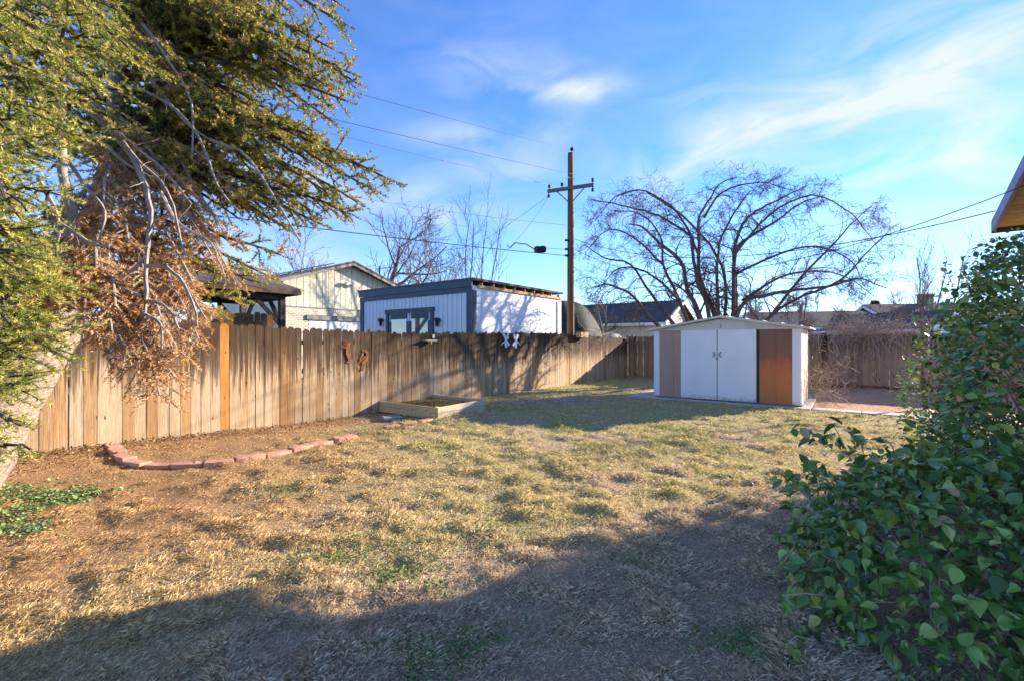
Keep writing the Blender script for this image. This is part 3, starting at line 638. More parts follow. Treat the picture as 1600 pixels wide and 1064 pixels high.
def make_garage():
    Pk = Vector((-7.9, 22, 0)); t = thing('cream_garage', 'cream garage gable with vertical siding over painted brick and solar panels on its roof', 'building', tuple(Pk))
    hw = 3.15; pk = 5.28; ev = pk-.32*hw; k = .32; D = 7.0; bk = -V
    MB().prism([Pk+U*-hw, Pk+U*hw, Pk+U*hw+Z3(ev), Pk+Z3(pk), Pk+U*-hw+Z3(ev)], bk*D).build('wall', M['cream'], t)
    zs = 3.12
    wall_siding(Pk-U*hw, U, V, 2*hw, zs, lambda s: pk-k*abs(s-hw)-.03, M['cream'], t, .30, .03)
    # painted brick below, courses of brick as geometry
    br = MB(); z = 2.0; row = 0
    while z < zs-.09:
        x = -(row % 2)*.11
        while x < 2*hw-.02:
            a = max(x, 0); b_ = min(x+.208, 2*hw)
            if b_-a > .03 and not (z < 2.72 and 1.1 < (a+b_)/2 < 5.1): br.box(Pk+U*(-hw+(a+b_)/2)+V*.028+Z3(z+.035), (b_-a, .056, .066), UZ)
            x += .22
        z += .078; row += 1
    o = br.build('brick', M['cream_brick'], t); o['kind'] = 'stuff'
    MB().box(Pk+U*0+V*.05+Z3(zs-.02), (2*hw,.06,.05), UZ).build('belt_board', M['grey_trim'], t)
    MB().box(Pk+V*.07+Z3(2.66), (4.3,.12,.2), UZ).build('garage_header', M['grey_trim'], t)
    MB().box(Pk+V*.02+Z3(1.4), (4.0,.05,2.3), UZ).build('garage_door', M['white_metal'], t)
    for s in (-1, 1):
        MB().bar(Pk+V*.42+U*(s*(hw+.45))+Z3(ev-.14), Pk+V*.42+Z3(pk+.05)+U*(-s*.02), .05, .22).build('rake_board', M['grey_trim'], t)
        a, b_ = Pk+V*.45+U*(s*(hw+.5))+Z3(pk-k*(hw+.5)+.04), Pk+V*.45+Z3(pk+.04)
        r = MB(); r.prism([a, b_, b_+bk*(D+.9), a+bk*(D+.9)] if s > 0 else [b_, a, a+bk*(D+.9), b_+bk*(D+.9)], Z3(.09)); ro = r.build('roof', M['roof_dark'], t)
    for i in range(4):
        for j in range(1):
            f0, f1 = .45+j*1.7, 2.35+j*1.7; c0 = Pk+bk*(.5+i*1.12)
            a = c0-U*f0+Z3(pk-k*f0+.19); b_ = c0-U*f1+Z3(pk-k*f1+.19)
            MB().prism([a, b_, b_+bk*1.05, a+bk*1.05], Z3(.05)).build('solar_panel', M['panel'], t)
            for f in (.8, 2.0): q = c0-U*f+Z3(pk-k*f+.15); MB().box(q+bk*.1, (.12,.1,.09), UZ).build('panel_mount', M['alu'], t)
    q = Pk+V*.12-U*.0+Z3(4.35); l = MB(); l.box(q, (.28,.1,.10), UZ); l.box(q+U*.2+V*.08, (.16,.14,.14), UZ, .4); l.box(q-U*.2+V*.08, (.16,.14,.14), UZ, .4); l.build('floodlight', M['white_metal'], t)
make_garage()
def make_pavilion():
    Cn = P(470, 459, 13.2); z0 = Cn.z; t = thing('garden_pavilion', 'open pavilion with dark shingled hip roof and brown braced posts behind the spruce', 'pavilion', (Cn.x, Cn.y, 0))
    a = Vector((Cn.x, Cn.y, 0)); d1 = -V; d2 = -U       # corner, back-left run, run towards camera-left
    L1, L2 = 3.2, 3.9; cs = [a, a+d1*L1, a+d1*L1+d2*L2, a+d2*L2]; pk = .85
    r1 = a+d1*(L1/2)+d2*(L1/2)+Z3(z0+pk); r2 = a+d1*(L1/2)+d2*(L2-L1/2)+Z3(z0+pk)
    e = [c+Z3(z0+.06) for c in cs]
    for pts in ([e[0], e[1], r1], [e[1], e[2], r2, r1], [e[2], e[3], r2], [e[3], e[0], r1, r2]):
        MB().prism(pts, Z3(.06)).build('roof', M['roof_brown'], t)
    for i in range(4):
        p, q = cs[i], cs[(i+1) % 4]; MB().bar(p+Z3(z0), q+Z3(z0), .05, .11).build('fascia', M['post_wood'] if i in (3,) else M['brown_beam'], t)
    cc = (cs[0]+cs[2])/2
    ins = [cc+(c-cc)*.8 for c in cs]
    for i in range(4):
        p = ins[i]; MB().box(p+Z3((z0-.1)/2), (.15,.15,z0-.1), UZ).build('post', M['brown_beam'], t)
        q, w = ins[(i+1) % 4], ins[(i+3) % 4]; MB().bar(p+Z3(z0-.12), q+Z3(z0-.12), .1, .16).build('beam', M['brown_beam'], t)
        for o_ in (q, w): dd = (o_-p).normalized(); MB().bar(p+Z3(z0-.95), p+dd*.7+Z3(z0-.2), .08, .1).build('brace', M['brown_beam'], t)
make_pavilion()
def gable_house(name, label, c, ax, hw, L_, zw, pk, wall, roof, chimney=None, ov=.4):
    # ridge runs along ax; gable ends face +-ax
    ax = Vector((*ax, 0)).normalized(); s = Vector((-ax.y, ax.x, 0)); c = Vector((*c, 0)); t = thing(name, label, 'house', tuple(c))
    MB().prism([c-s*hw-ax*L_/2, c+s*hw-ax*L_/2, c+s*hw-ax*L_/2+Z3(zw), c-ax*L_/2+Z3(pk), c-s*hw-ax*L_/2+Z3(zw)], ax*L_).build('wall', wall, t)
    sl = (pk-zw)/hw
    for k in (-1, 1):
        a = c-ax*(L_/2+ov)+s*(k*(hw+ov))+Z3(zw-sl*ov+.03); b = c-ax*(L_/2+ov)+Z3(pk+.03)
        MB().prism([a, b, b+ax*(L_+2*ov), a+ax*(L_+2*ov)], Z3(.16)).build('roof', roof, t)
        MB().bar(a+Z3(.0)+s*(k*.03), a+ax*(L_+2*ov)+s*(k*.03), .05, .2).build('fascia', M['white_metal'], t)
        for e in (-1, 1):
            p0 = c+ax*(e*(L_/2+ov+.03)); MB().bar(p0+s*(k*(hw+ov))+Z3(zw-sl*ov), p0+Z3(pk), .05, .2).build('rake_board', M['white_metal'], t)
    for e in (-1, 1):
        for f in (-.45, .45):
            p = c+ax*(e*(L_/2+.03))+s*(f*hw)+Z3(1.7); w = MB(); w.box(p, (1.1,.06,1.2), math.atan2(s.y, s.x)); wo = w.build('window', M['white_metal'], t)
            MB().box(p+ax*(e*.035), (.96,.03,1.06), math.atan2(s.y, s.x)).build('pane', M['glass'], wo)
    if chimney:
        q = c+ax*chimney[0]+s*chimney[1]; MB().box(q+Z3(pk+.0), (.9,.6,1.9), math.atan2(ax.y, ax.x)).build('chimney', M['house_wall'], t)
        MB().box(q+Z3(pk+.98), (1.02,.72,.1), math.atan2(ax.y, ax.x)).build('chimney_cap', M['slab'], t)
    return t
gable_house('yellow_house', 'pale yellow house with dark roof between the utility pole and the bare tree', (8.6, 36.0), (V.x, V.y), 3.7, 9, 2.9, 4.45, M['cream'], M['roof_dark'])
gable_house('grey_roof_house', 'low house with grey roof just above the shed roof on the right', (24.5, 38.5), (1, -.25), 3.8, 8, 2.7, 3.95, M['cream'], M['roof_dark'])
gable_house('chimney_house', 'brown roofed house with a brick chimney behind the vine covered fence', (36, 38), (1, -.2), 4.5, 11, 2.9, 4.6, M['house_wall'], M['roof_brown'], (-1.0, .5))
gable_house('white_gable_house', 'small pale house with dark roof behind the vines beyond the back fence', (27.5, 33.5), (.5, -1), 3.2, 7, 2.4, 3.5, M['studio_white'], M['roof_dark'])

def make_tarp():
    c = P(884, 520, 25); c.z = 0; t = thing('covered_trailer', 'mound under a dark green tarp and pale sheet beyond the fence by the pole', 'covered trailer', tuple(c))
    def dome(cx, cz, rx, ry, rz_, mat, name, seed):
        vv = []; n, m = 26, 12
        for j in range(m+1):
            for i in range(n):
                a = 2*math.pi*i/n; e = j/m*math.pi/2; k = 1+.05*math.sin(a*7+seed)+.03*math.sin(a*13+e*5); r = math.cos(e)**.8
                p = cx+U*(rx*r*math.cos(a)*k)+V*(ry*r*math.sin(a)*k); vv.append(Vector((p.x, p.y, cz+rz_*math.sin(e)*(1+.03*math.sin(a*5+seed)))))
        b = MB(); b.v = vv; b.f = [(j*n+i, j*n+(i+1) % n, (j+1)*n+(i+1) % n, (j+1)*n+i) for j in range(m) for i in range(n)]; return b.build(name, mat, t, smooth=True)
    gdome = dome(c, 1.0, 2.3, 1.8, 2.75, M['tarp'], 'green_tarp', 1)
    dome(c+U*2.2+V*1.6, .6, 1.5, 1.0, 1.45, M['tarp_pale'], 'pale_sheet', 3)
    for k in range(9):
        a0 = -1.3+k*.23; pts = []
        for j in range(9):
            e = j/8*math.pi/2*.95; r = math.cos(e)**.8; a = a0-.2*math.sin(e*2); p = c+U*(2.36*r*math.cos(a))+V*(1.86*r*math.sin(a)); pts.append((p.x, p.y, 1.0+2.78*math.sin(e)))
        MB().tube(pts, .012, 4).build('rope', M['tarp_pale'], t)
make_tarp()

# ---------------------------------------------------------------- the house at the right: eave corner in view
def make_house():
    E = Vector((8.07, 7.6, 0)); ze = 3.474; t = thing('brick_house', 'house corner at the right edge with ochre soffit and blue grey fascia', 'house', tuple(E))
    r = -U; k = .26; hw = 4.4; L_ = 13; ov = .45; th = .07
    def pt(s, b, z): return E+r*s+V*b+Z3(z)
    def zr(s): return ze+k*(hw-abs(s-hw))
    # walls
    MB().prism([pt(ov, ov, 0), pt(2*hw-ov, ov, 0), pt(2*hw-ov, ov, zr(ov)-.03), pt(hw, ov, zr(hw)-.03), pt(ov, ov, zr(ov)-.03)], V*L_).build('wall', M['house_wall'], t)
    for a, b in ((0, hw), (2*hw, hw)):
        ro = MB(); ro.prism([pt(a, 0, zr(a)+.03), pt(b, 0, zr(b)+.03), pt(b, L_, zr(b)+.03), pt(a, L_, zr(a)+.03)], Z3(.12)).build('roof', M['roof_dark'], t)
        MB().bar(pt(a, -.02, zr(a)+.02), pt(b, -.02, zr(b)+.02), .04, .20).build('rake_fascia', M['fascia'], t)
    MB().bar(pt(-.025, -.04, ze+.0), pt(-.025, L_, ze+.0), .04, .20).build('eave_fascia', M['brown_beam'], t)
    # tongue and groove soffit boards under rake and eave
    n = 30
    for i in range(n):
        s0 = .03+i*.145; s1 = s0+.135
        if s1 > hw: break
        MB().prism([pt(s0, .02, zr(s0)-.03), pt(s1, .02, zr(s1)-.03), pt(s1, ov+.02 if s0 > ov else 4.5, zr(s1)-.03), pt(s0, ov+.02 if s0 > ov else 4.5, zr(s0)-.03)], Z3(.02)).build('soffit_board', M['soffit'], t)
    for b in (.9, 1.8, 2.7): MB().bar(pt(0, b, ze-.06), pt(ov, b, zr(ov)-.06), .06, .1).build('rafter_tail', M['brown_beam'], t)
make_house()

# ---------------------------------------------------------------- bare trees
def rv(s=1): return Vector((random.gauss(0,s), random.gauss(0,s), random.gauss(0,s)))
def grow(b, p, d, L_, r, lvl, maxl, droop=0, kids=5, ang=.75, up=.15, nseg=None, minr=.004, jitter=.16):
    nseg = nseg or (5 if lvl < 2 else (4 if lvl == 2 else 3)); pts = [p.copy()]; dirs = [d.copy()]
    for i in range(nseg):
        d = (d+rv(jitter)+Vector((0,0,up-droop*(i/nseg)))*.5).normalized(); p = p+d*(L_/nseg); pts.append(p.copy()); dirs.append(d.copy())
    rad = [max(r*(1-.62*i/nseg), minr*.7) for i in range(nseg+1)]
    b.tube(pts, rad, 8 if r > .06 else (5 if r > .02 else 3), cap=False)
    if lvl >= maxl: return
    spawn(b, pts, dirs, rad, L_, lvl, maxl, droop, kids, ang, up, minr, jitter)
def spawn(b, pts, dirs, rad, L_, lvl, maxl, droop, kids, ang, up, minr, jitter=.16, lo=.2, lenf=(.38,.68)):
    n = len(pts)-1
    if isinstance(kids, tuple): nxt = kids[1:] if len(kids) > 1 else kids; kids = kids[0]
    else: nxt = max(3, kids-1)
    for k in range(kids):
        f = lo+(1-lo)*(k+random.random())/kids; x = f*n; i = min(int(x), n-1); q = pts[i].lerp(pts[i+1], x-i); dd = dirs[i]
        s = rv(); s = (s-dd*s.dot(dd)).normalized(); a = ang*random.uniform(.6, 1.3)
        nd = (dd*math.cos(a)+s*math.sin(a)).normalized(); rr = rad[i]*random.uniform(.4, .62)
        grow(b, q, nd, L_*random.uniform(*lenf)*(1.1-.35*f), max(rr, minr), lvl+1, maxl, droop, nxt, ang, up, None, minr, jitter)
def guided(b, ctrl, r0, r1, n=10):
    # smooth path through control points (Catmull-Rom)
    c = [ctrl[0]*2-ctrl[1]]+ctrl+[ctrl[-1]*2-ctrl[-2]]; pts = []
    for i in range(1, len(c)-2):
        for j in range(4):
            t = j/4; a, b_, cc, d = c[i-1], c[i], c[i+1], c[i+2]
            pts.append(.5*((2*b_)+(cc-a)*t+(2*a-5*b_+4*cc-d)*t*t+(3*b_-a-3*cc+d)*t**3))
    pts.append(c[-2]); m = len(pts); pts = [p+rv(.012) for p in pts]; rad = [r0+(r1-r0)*(i/(m-1))**.8 for i in range(m)]
    b.tube(pts, rad, 8, cap=False); dirs = [(pts[min(i+1, m-1)]-pts[max(i-1, 0)]).normalized() for i in range(m)]
    return pts, dirs, rad
def apple_tree():
    base = Vector((7.75, 17.6, 0)); t = thing('bare_apple_tree', 'large spreading leafless tree with several leaning trunks behind the shed', 'tree', tuple(base))
    YB = 17.6
    limbs = [ # pixel path, depth offset at the tip, r0, r1
     ([(1108,600),(1095,496),(1075,454),(1064,409),(1030,380),(1008,358),(985,350)], -2.0, .13, .022),
     ([(1118,600),(1116,493),(1104,462),(1092,425),(1092,380),(1092,340),(1109,312),(1125,288),(1152,276)], 1.0, .115, .016),
     ([(1112,600),(1105,480),(1090,440),(1081,380),(1075,366),(1030,338),(982,324),(925,312)], -1.2, .10, .016),
     ([(1130,600),(1146,493),(1149,454),(1147,397),(1160,352),(1182,330),(1216,313),(1262,290)], 1.5, .128, .018),
     ([(1140,600),(1157,480),(1199,462),(1245,454),(1300,447),(1345,436),(1385,452)], -1.4, .10, .018),
     ([(1146,500),(1149,397),(1174,369),(1216,344),(1250,318),(1290,305)], .4, .09, .016),
     ([(1090,600),(1073,499),(1058,462),(1036,414),(1032,370),(1000,335),(960,330)], 2.0, .10, .016),
     ([(1085,600),(1042,493),(1016,459),(985,414),(943,403),(915,384)], .8, .09, .016),
     ([(1160,600),(1200,500),(1255,430),(1300,385),(1330,350),(1362,322)], 2.5, .085, .015),
     ([(1150,600),(1192,505),(1240,470),(1310,440),(1350,400),(1385,365)], -2.2, .08, .015),
     ([(1125,600),(1122,480),(1120,420),(1128,370),(1150,330),(1170,300)], -2.6, .085, .018),
     ([(1080,600),(1020,500),(985,460),(950,445),(925,450)], -1.5, .09, .018),
     ([(1125,600),(1135,470),(1120,400),(1070,340),(1040,320),(1010,300)], 2.2, .085, .018),
    ]
    limbs += [([(1062,470),(1020,432),(970,418),(928,462)], -1.0, .06, .012), ([(1160,470),(1235,428),(1315,430),(1372,468)], 1.0, .06, .012), ([(1092,400),(1060,335),(1010,300),(962,308),(930,345)], -.8, .055, .012),
        ([(1147,400),(1200,338),(1270,305),(1330,335),(1370,385)], .8, .055, .012), ([(1149,430),(1210,400),(1275,385),(1330,410),(1352,450)], -1.2, .055, .012), ([(1036,414),(990,372),(950,360),(915,395)], 1.2, .05, .012), ([(1100,340),(1130,300),(1190,285),(1240,300)], .5, .05, .012)]
    for (px, off, r0, r1) in limbs:
        b = MB(); m = len(px); ctrl = [P(x, y, YB+off*(i/(m-1))**1.3) for i, (x, y) in enumerate(px)]
        if px[0][1] == 600: ctrl[0] = base+Vector((random.uniform(-.25,.4), random.uniform(-.2,.2), -.05))
        pts, dirs, rad = guided(b, ctrl, r0, r1)
        b.build('trunk' if r0 > .11 else 'limb', M['bark_bare'], t, smooth=True)
        tw = MB(); L_ = sum((pts[i+1]-pts[i]).length for i in range(len(pts)-1))
        spawn(tw, pts, dirs, [r*.8 for r in rad], min(L_*.36, 2.3), 0, 3, .75, (17, 7, 5, 3), .9, .04, .0060, .27, lo=.12, lenf=(.35,.72))
        tw.build('twigs', M['bark_bare'], t)['kind'] = 'stuff'
apple_tree()
def bare_tree(name, label, loc, h, r, mat, seed, kids=6, trunk=.35, maxl=4, up=.25, droop=0, ang=.7, group=None, stems=1, spread=.25, minr=.008, lead=5):
    random.seed(seed); loc = Vector((*loc, 0)); t = thing(name, label, 'tree', tuple(loc), group); b = MB(); tw = MB()
    for s in range(stems):
        d = (Vector((0,0,1))+Vector((random.gauss(0,spread), random.gauss(0,spread), 0))).normalized() if stems > 1 else Vector((.05,0,1)).normalized()
        pts = [loc+Vector((random.uniform(-.2,.2), random.uniform(-.2,.2), -.1)) if stems > 1 else loc+Z3(-.1)]; p = pts[0].copy(); dirs = [d.copy()]
        for i in range(7): d = (d+rv(.07)+Z3(.05)).normalized(); p = p+d*(h*(.62 if stems == 1 else .85)/7); pts.append(p.copy()); dirs.append(d.copy())
        rad = [r*(1-.7*i/7) for i in range(8)]; b.tube(pts, rad, 8, cap=False)
        spawn(tw, pts, dirs, [q*.9 for q in rad], h*.62 if stems == 1 else h*.35, 0, maxl-1, droop, kids if isinstance(kids, tuple) else kids+2, ang, up, minr, .17, lo=trunk, lenf=(.5,.8))
    b.build('trunk', mat, t, smooth=True); tw.build('crown', mat, t)['kind'] = 'stuff'
    return t
bare_tree('bare_elm_tree', 'tall leafless tree with forking crown behind the studio roof', (-11.0, 36), 15.5, .36, M['bark_bare'], 3, (12,8,5,4), .2, 4, .12, ang=.95, minr=.02, lead=5)
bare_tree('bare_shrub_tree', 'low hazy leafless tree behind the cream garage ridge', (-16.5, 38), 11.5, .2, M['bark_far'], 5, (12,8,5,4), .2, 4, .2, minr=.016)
bare_tree('sapling', 'thin upright leafless sapling with several stems behind the studio', (-1.9, 25), 9.6, .06, M['bark_bare'], 11, 6, .3, 3, .35, ang=.5, stems=4, spread=.14, minr=.009)
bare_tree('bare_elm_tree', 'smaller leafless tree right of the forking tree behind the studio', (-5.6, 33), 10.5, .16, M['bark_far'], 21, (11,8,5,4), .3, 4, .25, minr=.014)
bare_tree('slender_tree', 'slender leafless tree standing above the brown roof with the chimney', (13.6, 15.0), 5.3, .05, M['bark_bare'], 8, 7, .35, 3, .35, ang=.55, minr=.006)
bare_tree('slender_tree', 'thin leafless stems rising out of the ivy hedge top', (9.9, 10.6), 4.3, .03, M['bark_bare'], 9, 5, .45, 3, .35, ang=.4, stems=3, spread=.16, minr=.004)
LB = ['leftmost','second','third','fourth','fifth','sixth','seventh','eighth','ninth','tenth']
for k, (x, y, h, w) in enumerate(((6.6,31,5.0,'just right of the utility pole'),(14.5,28,5.2,'behind the left part of the spreading tree'),(18.5,29,5.0,'right above the shed roof peak'),(21,27,4.4,'behind the right part of the spreading tree'),
        (26,30,4.8,'just left of the chimney house'),(31,31,5.0,'in front of the brown roof'),(19.5,40,7.2,'far off behind the spreading tree'),(30,46,7.0,'far off beyond the grey roofed house'),(3.5,40,5.2,'beside the yellow house on its left'))):
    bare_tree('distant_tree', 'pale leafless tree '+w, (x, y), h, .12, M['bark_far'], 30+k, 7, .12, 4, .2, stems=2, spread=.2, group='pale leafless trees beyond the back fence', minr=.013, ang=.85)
# dark conifers far off
def conifer(loc, h, label):
    loc = Vector((*loc, 0)); t = thing('conifer', label, 'tree', tuple(loc)); MB().tube([loc, loc+Z3(h)], [.16,.03], 6).build('trunk', M['bark_dark'], t)
    n = 5000; z = RNG.random(n)**1.3; a = RNG.random(n)*2*np.pi; rr = (1-z)*h*.26*(.5+.5*RNG.random(n))*(1+.25*np.sin(z*40))
    pos = np.stack([loc.x+np.cos(a)*rr, loc.y+np.sin(a)*rr, .6+z*(h-.6)], 1); d = np.stack([np.cos(a), np.sin(a), -.2+0*a], 1); x, y, z_ = frames(n, .5, dirs=d)
    Vv, Ff = leaf_np(pos, .22+.15*RNG.random(n), x, y, z_, .5); c = np.array([(.05,.075,.03)])*(.6+.8*RNG.random(n))[:, None]
    o = np_mesh('crown', Vv, Ff, M['needle'], t, np.repeat(c, 7, 0)); o['kind'] = 'stuff'
conifer((33.5, 42), 5.4, 'small dark evergreen above the vine covered fence, left of the chimney')

# ---------------------------------------------------------------- dry vines on the back fence and beside the shed
def vine_mass(name, label, fn, n, L_, r=.006, loc=None, droop=.35):
    b = MB()
    for _ in range(n):
        p, d = fn(); pts = [p]; k = random.randint(4, 7)
        for i in range(k): d = (d+rv(.33)+Z3(-droop*.3)).normalized(); p = p+d*(L_*random.uniform(.6,1.2)/k); pts.append(p)
        b.tube(pts, [r*(1-.5*i/k)*random.choice((.7,1,1.3)) for i in range(k+1)], 3, cap=False)
    tag(b.build(name, M['vine']), label, 'vine', kind='stuff')
def fn1():
    px = random.triangular(1262, 1480, 1340); p = on_back(px)+BKN*random.gauss(.05,.2); p.z = 1.80+abs(random.gauss(0,.24))*(1.1 if px > 1300 else .7); return p, rv().normalized()
vine_mass('vine_tangle', 'dry brown vine tangle piled along the top of the back fence', fn1, 600, .8, .008)
def fn2():
    px = random.gauss(1335, 45); p = on_back(px)+BKN*random.uniform(.03,.2); p.z = 1.75; return p, (Z3(-1)+rv(.4)).normalized()
vine_mass('hanging_vine', 'dry vine stems hanging down the face of the back fence', fn2, 90, 1.9, .007, droop=.8)
def fn3():
    p = SH0+SX*random.gauss(3.95,.22)+SY*random.uniform(.6,2.4); p.z = abs(random.gauss(.4,.5)); return p, (Z3(.9)+rv(.7)).normalized()
vine_mass('dry_brush', 'dry pale brush standing beside the right wall of the shed', fn3, 120, .7, .006, droop=.5)
def fn4():
    p, _ = at_side(random.triangular(915, 985, 950)); p = p+V*random.uniform(-.1,.15); p.z = 1.85+abs(random.gauss(0,.06)); return p, (U*random.choice((-1,1))+rv(.5)).normalized()
vine_mass('vine_strand', 'thin dry vine trailing along the side fence top near its far corner', fn4, 45, 1.2, .009)
def fn5():
    px = random.gauss(1450,70); p = on_back(px)+BKN*random.uniform(.1,.9); p.z = .0; return p, (Z3(.8)+rv(.5)).normalized()
vine_mass('leaf_litter_brush', 'dry stalks and brush at the foot of the back fence on the right', fn5, 160, .6, .005)
def leaf_scatter(name, label, fn, n, s, cols):
    q = np.array([fn() for _ in range(n)]); pos = np.stack([q[:,0], q[:,1], height(q[:,0], q[:,1])+.015+.02*RNG.random(n)], 1); x, y, z = frames(n, .35, 1.4)
    Vv, Ff = leaf_np(pos, s*(.6+.8*RNG.random(n)), x, y, z, 1.2); c = np.array(cols)[RNG.integers(0, len(cols), n)]*(.7+.6*RNG.random(n))[:, None]
    o = np_mesh(name, Vv, Ff, M['ground_cover'], None, np.repeat(c, 7, 0)); tag(o, label, 'dead leaves', kind='stuff')
def lf1(): p = on_back(random.uniform(1262,1480))+BKN*abs(random.gauss(.1,.3)); return p.x, p.y
leaf_scatter('fallen_leaves', 'brown fallen leaves heaped along the foot of the back fence', lf1, 1600, .05, [(.20,.09,.045),(.28,.15,.08),(.14,.07,.04)])
def lf2(): p, _ = at_side(random.uniform(-60, 720)); p = p+V*abs(random.gauss(.1,.35)); return p.x, p.y
leaf_scatter('fallen_leaves', 'small dry leaves and needles drifted against the side fence', lf2, 2600, .03, [(.26,.15,.07),(.36,.23,.11),(.18,.10,.05)])
def lf3(): return random.uniform(-6,6), random.uniform(2,11)
leaf_scatter('fallen_leaves', 'stray tan leaves scattered over the lawn', lf3, 700, .022, [(.50,.38,.22),(.62,.52,.38),(.36,.24,.14)])
b = MB()
for _ in range(70):
    y = random.uniform(1.9,6); x = random.uniform(-y*1.1, y*.6); p = Vector((x, y, float(height(x, y))+.012)); a = random.uniform(0, 6.28); d = Vector((math.cos(a), math.sin(a), 0)); pts = [p]
    for i in range(4): d = (d+Vector((random.gauss(0,.3), random.gauss(0,.3), 0))).normalized(); p = p+d*random.uniform(.02,.06); p.z = float(height(p.x, p.y))+.014; pts.append(p)
    b.tube(pts, .0025, 4)
tag(b.build('fallen_twigs', M['dead_twig']), 'thin pale fallen twigs lying on the lawn', 'twigs', kind='stuff')

# ---------------------------------------------------------------- utility pole and wires
def make_pole():
    B = Vector((2.32, 18.0, 0)); t = thing('utility_pole', 'tall brown wooden utility pole with one crossarm beyond the side fence', 'utility pole', tuple(B))
    zt = EYE+(HZ-240)/F*18; MB().tube([B+Z3(z) for z in (-.1, 2, 5, 8, zt)], [.155,.145,.132,.12,.115], 14).build('pole', M['post_wood'], t, smooth=True)
    za = EYE+(HZ-297)/F*18; ad = Vector((1,-.45,0)).normalized(); mid = B+Vector((-.03,-.19,za))
    a, c = mid-ad*.95, mid+ad*.93; arm = MB(); arm.bar(a, c, .1, .13); arm.build('crossarm', M['grey_arm'], t, bevel=.006)
    for s in (-1, 1): MB().bar(mid+ad*(.55*s)+Z3(-.07), mid+Z3(-.62), .02, .04).build('brace', M['grey_arm'], t)
    for f, hang in ((-.88,0),(-.35,0),(.88,0),(-.9,1),(.88,1)):
        p = mid+ad*f; sg = -1 if hang else 1
        MB().tube([p+Z3(sg*.06), p+Z3(sg*.12), p+Z3(sg*.15), p+Z3(sg*.19), p+Z3(sg*.24), p+Z3(sg*.26)], [.02,.02,.06,.045,.06,.02], 8).build('insulator', M['black'], t)
    p = B+Z3(zt); MB().tube([p+Vector((.05,0,-.02)), p+Vector((.05,0,.09)), p+Vector((.05,0,.12)), p+Vector((.05,0,.2)), p+Vector((.05,0,.24))], [.02,.02,.08,.06,.03], 8).build('top_insulator', M['black'], t)
    for z in (4.95, 5.2, 5.55): MB().box(B+Vector((-.16,-.1,z)), (.16,.08,.07), .3).build('cable_clamp', M['black'], t)
    MB().tube([B+Z3(za+.45)+Vector((-.13,-.09,0)), B+Z3(za+.40)+Vector((.14,-.09,0))], .03, 6).build('band', M['white_metal'], t)
    return B, za, zt, mid, ad
B, za, zt, mid, ad = make_pole()
def wire(label, p0, p1, sag, r=.011, n=26):
    r *= .75; pts = [p0.lerp(p1, i/n)+Z3(-sag*4*(i/n)*(1-i/n)) for i in range(n+1)]
    tag(MB().tube(pts, r, 5).build('overhead_wire', M['wire']), label, 'wire', 'wires running to the utility pole')
def far_end(px, py, Y, p0, k): q = P(px, py, Y); return p0+(q-p0)*k
for lb, p0, (px, py, Y) in (('uppermost overhead wire rising to the upper left of the pole top', B+Z3(zt+.15), (535,132,10.5)),
                            ('middle of three overhead wires running left from the crossarm', mid+ad*.88+Z3(.25), (535,182,10.3)),
                            ('lowest of three overhead wires running left from the crossarm', mid-ad*.88+Z3(.25), (535,205,10.1))):
    wire(lb, p0, far_end(px, py, Y, p0, 2.2), .12, .009)
pc = B+Vector((-.16,-.1,4.95))
wire('thick communication cable passing left of the pole under the splice case', pc, far_end(430,340,11.5,pc,1.8), .15, .017)
pc2 = B+Vector((-.16,-.1,5.2)); wire('thin upper communication cable left of the pole', pc2, P(838,391,17.6)+Z3(.12), .02, .009)
pc3 = B+Vector((-.16,-.1,5.55)); wire('faint thin wire crossing above the communication cable on the left', pc3+Z3(.6), far_end(560,300,14,pc3+Z3(.6),1.7), .2, .006)
wire('drop wire slanting down left from the crossarm end to the cable', mid-ad*.93+Z3(-.2), P(640,438,24), .25, .009)
wire('steeper short drop wire from the crossarm end to the splice case', mid-ad*.93+Z3(-.25), P(790,393,17.0), .15, .008)
wire('right hand service wire sagging across to the house fascia', B+Vector((.15,-.1,5.6)), P(1556,330,7.5), .75, .012)
wire('upper service wire crossing to the house roof edge', B+Vector((.15,-.1,5.2)), P(1600,291,6.3), 1.1, .010)
s0 = P(836,391,17.3); s1 = P(851,390,17.5); t = thing('splice_case', 'black cylindrical cable splice case hanging on the wire left of the pole', 'cable case', tuple(s0))
MB().tube([s0, s0+(s1-s0)*.05, s1, s1+(s1-s0)*.08], [.05,.13,.13,.05], 10).build('case', M['black'], t, smooth=False)
for f in (.2, .75): q = s0.lerp(s1, f); MB().tube([q, q+(s1-s0)*.05], .145, 10).build('band', M['wire'], t)
wl = [P(835,390,17.3), P(822,382,17.2), P(805,380,17.2), P(797,388,17.2), P(793,384,17.2)]
MB().tube(wl, .02, 5).build('lead_cable', M['wire'], t)

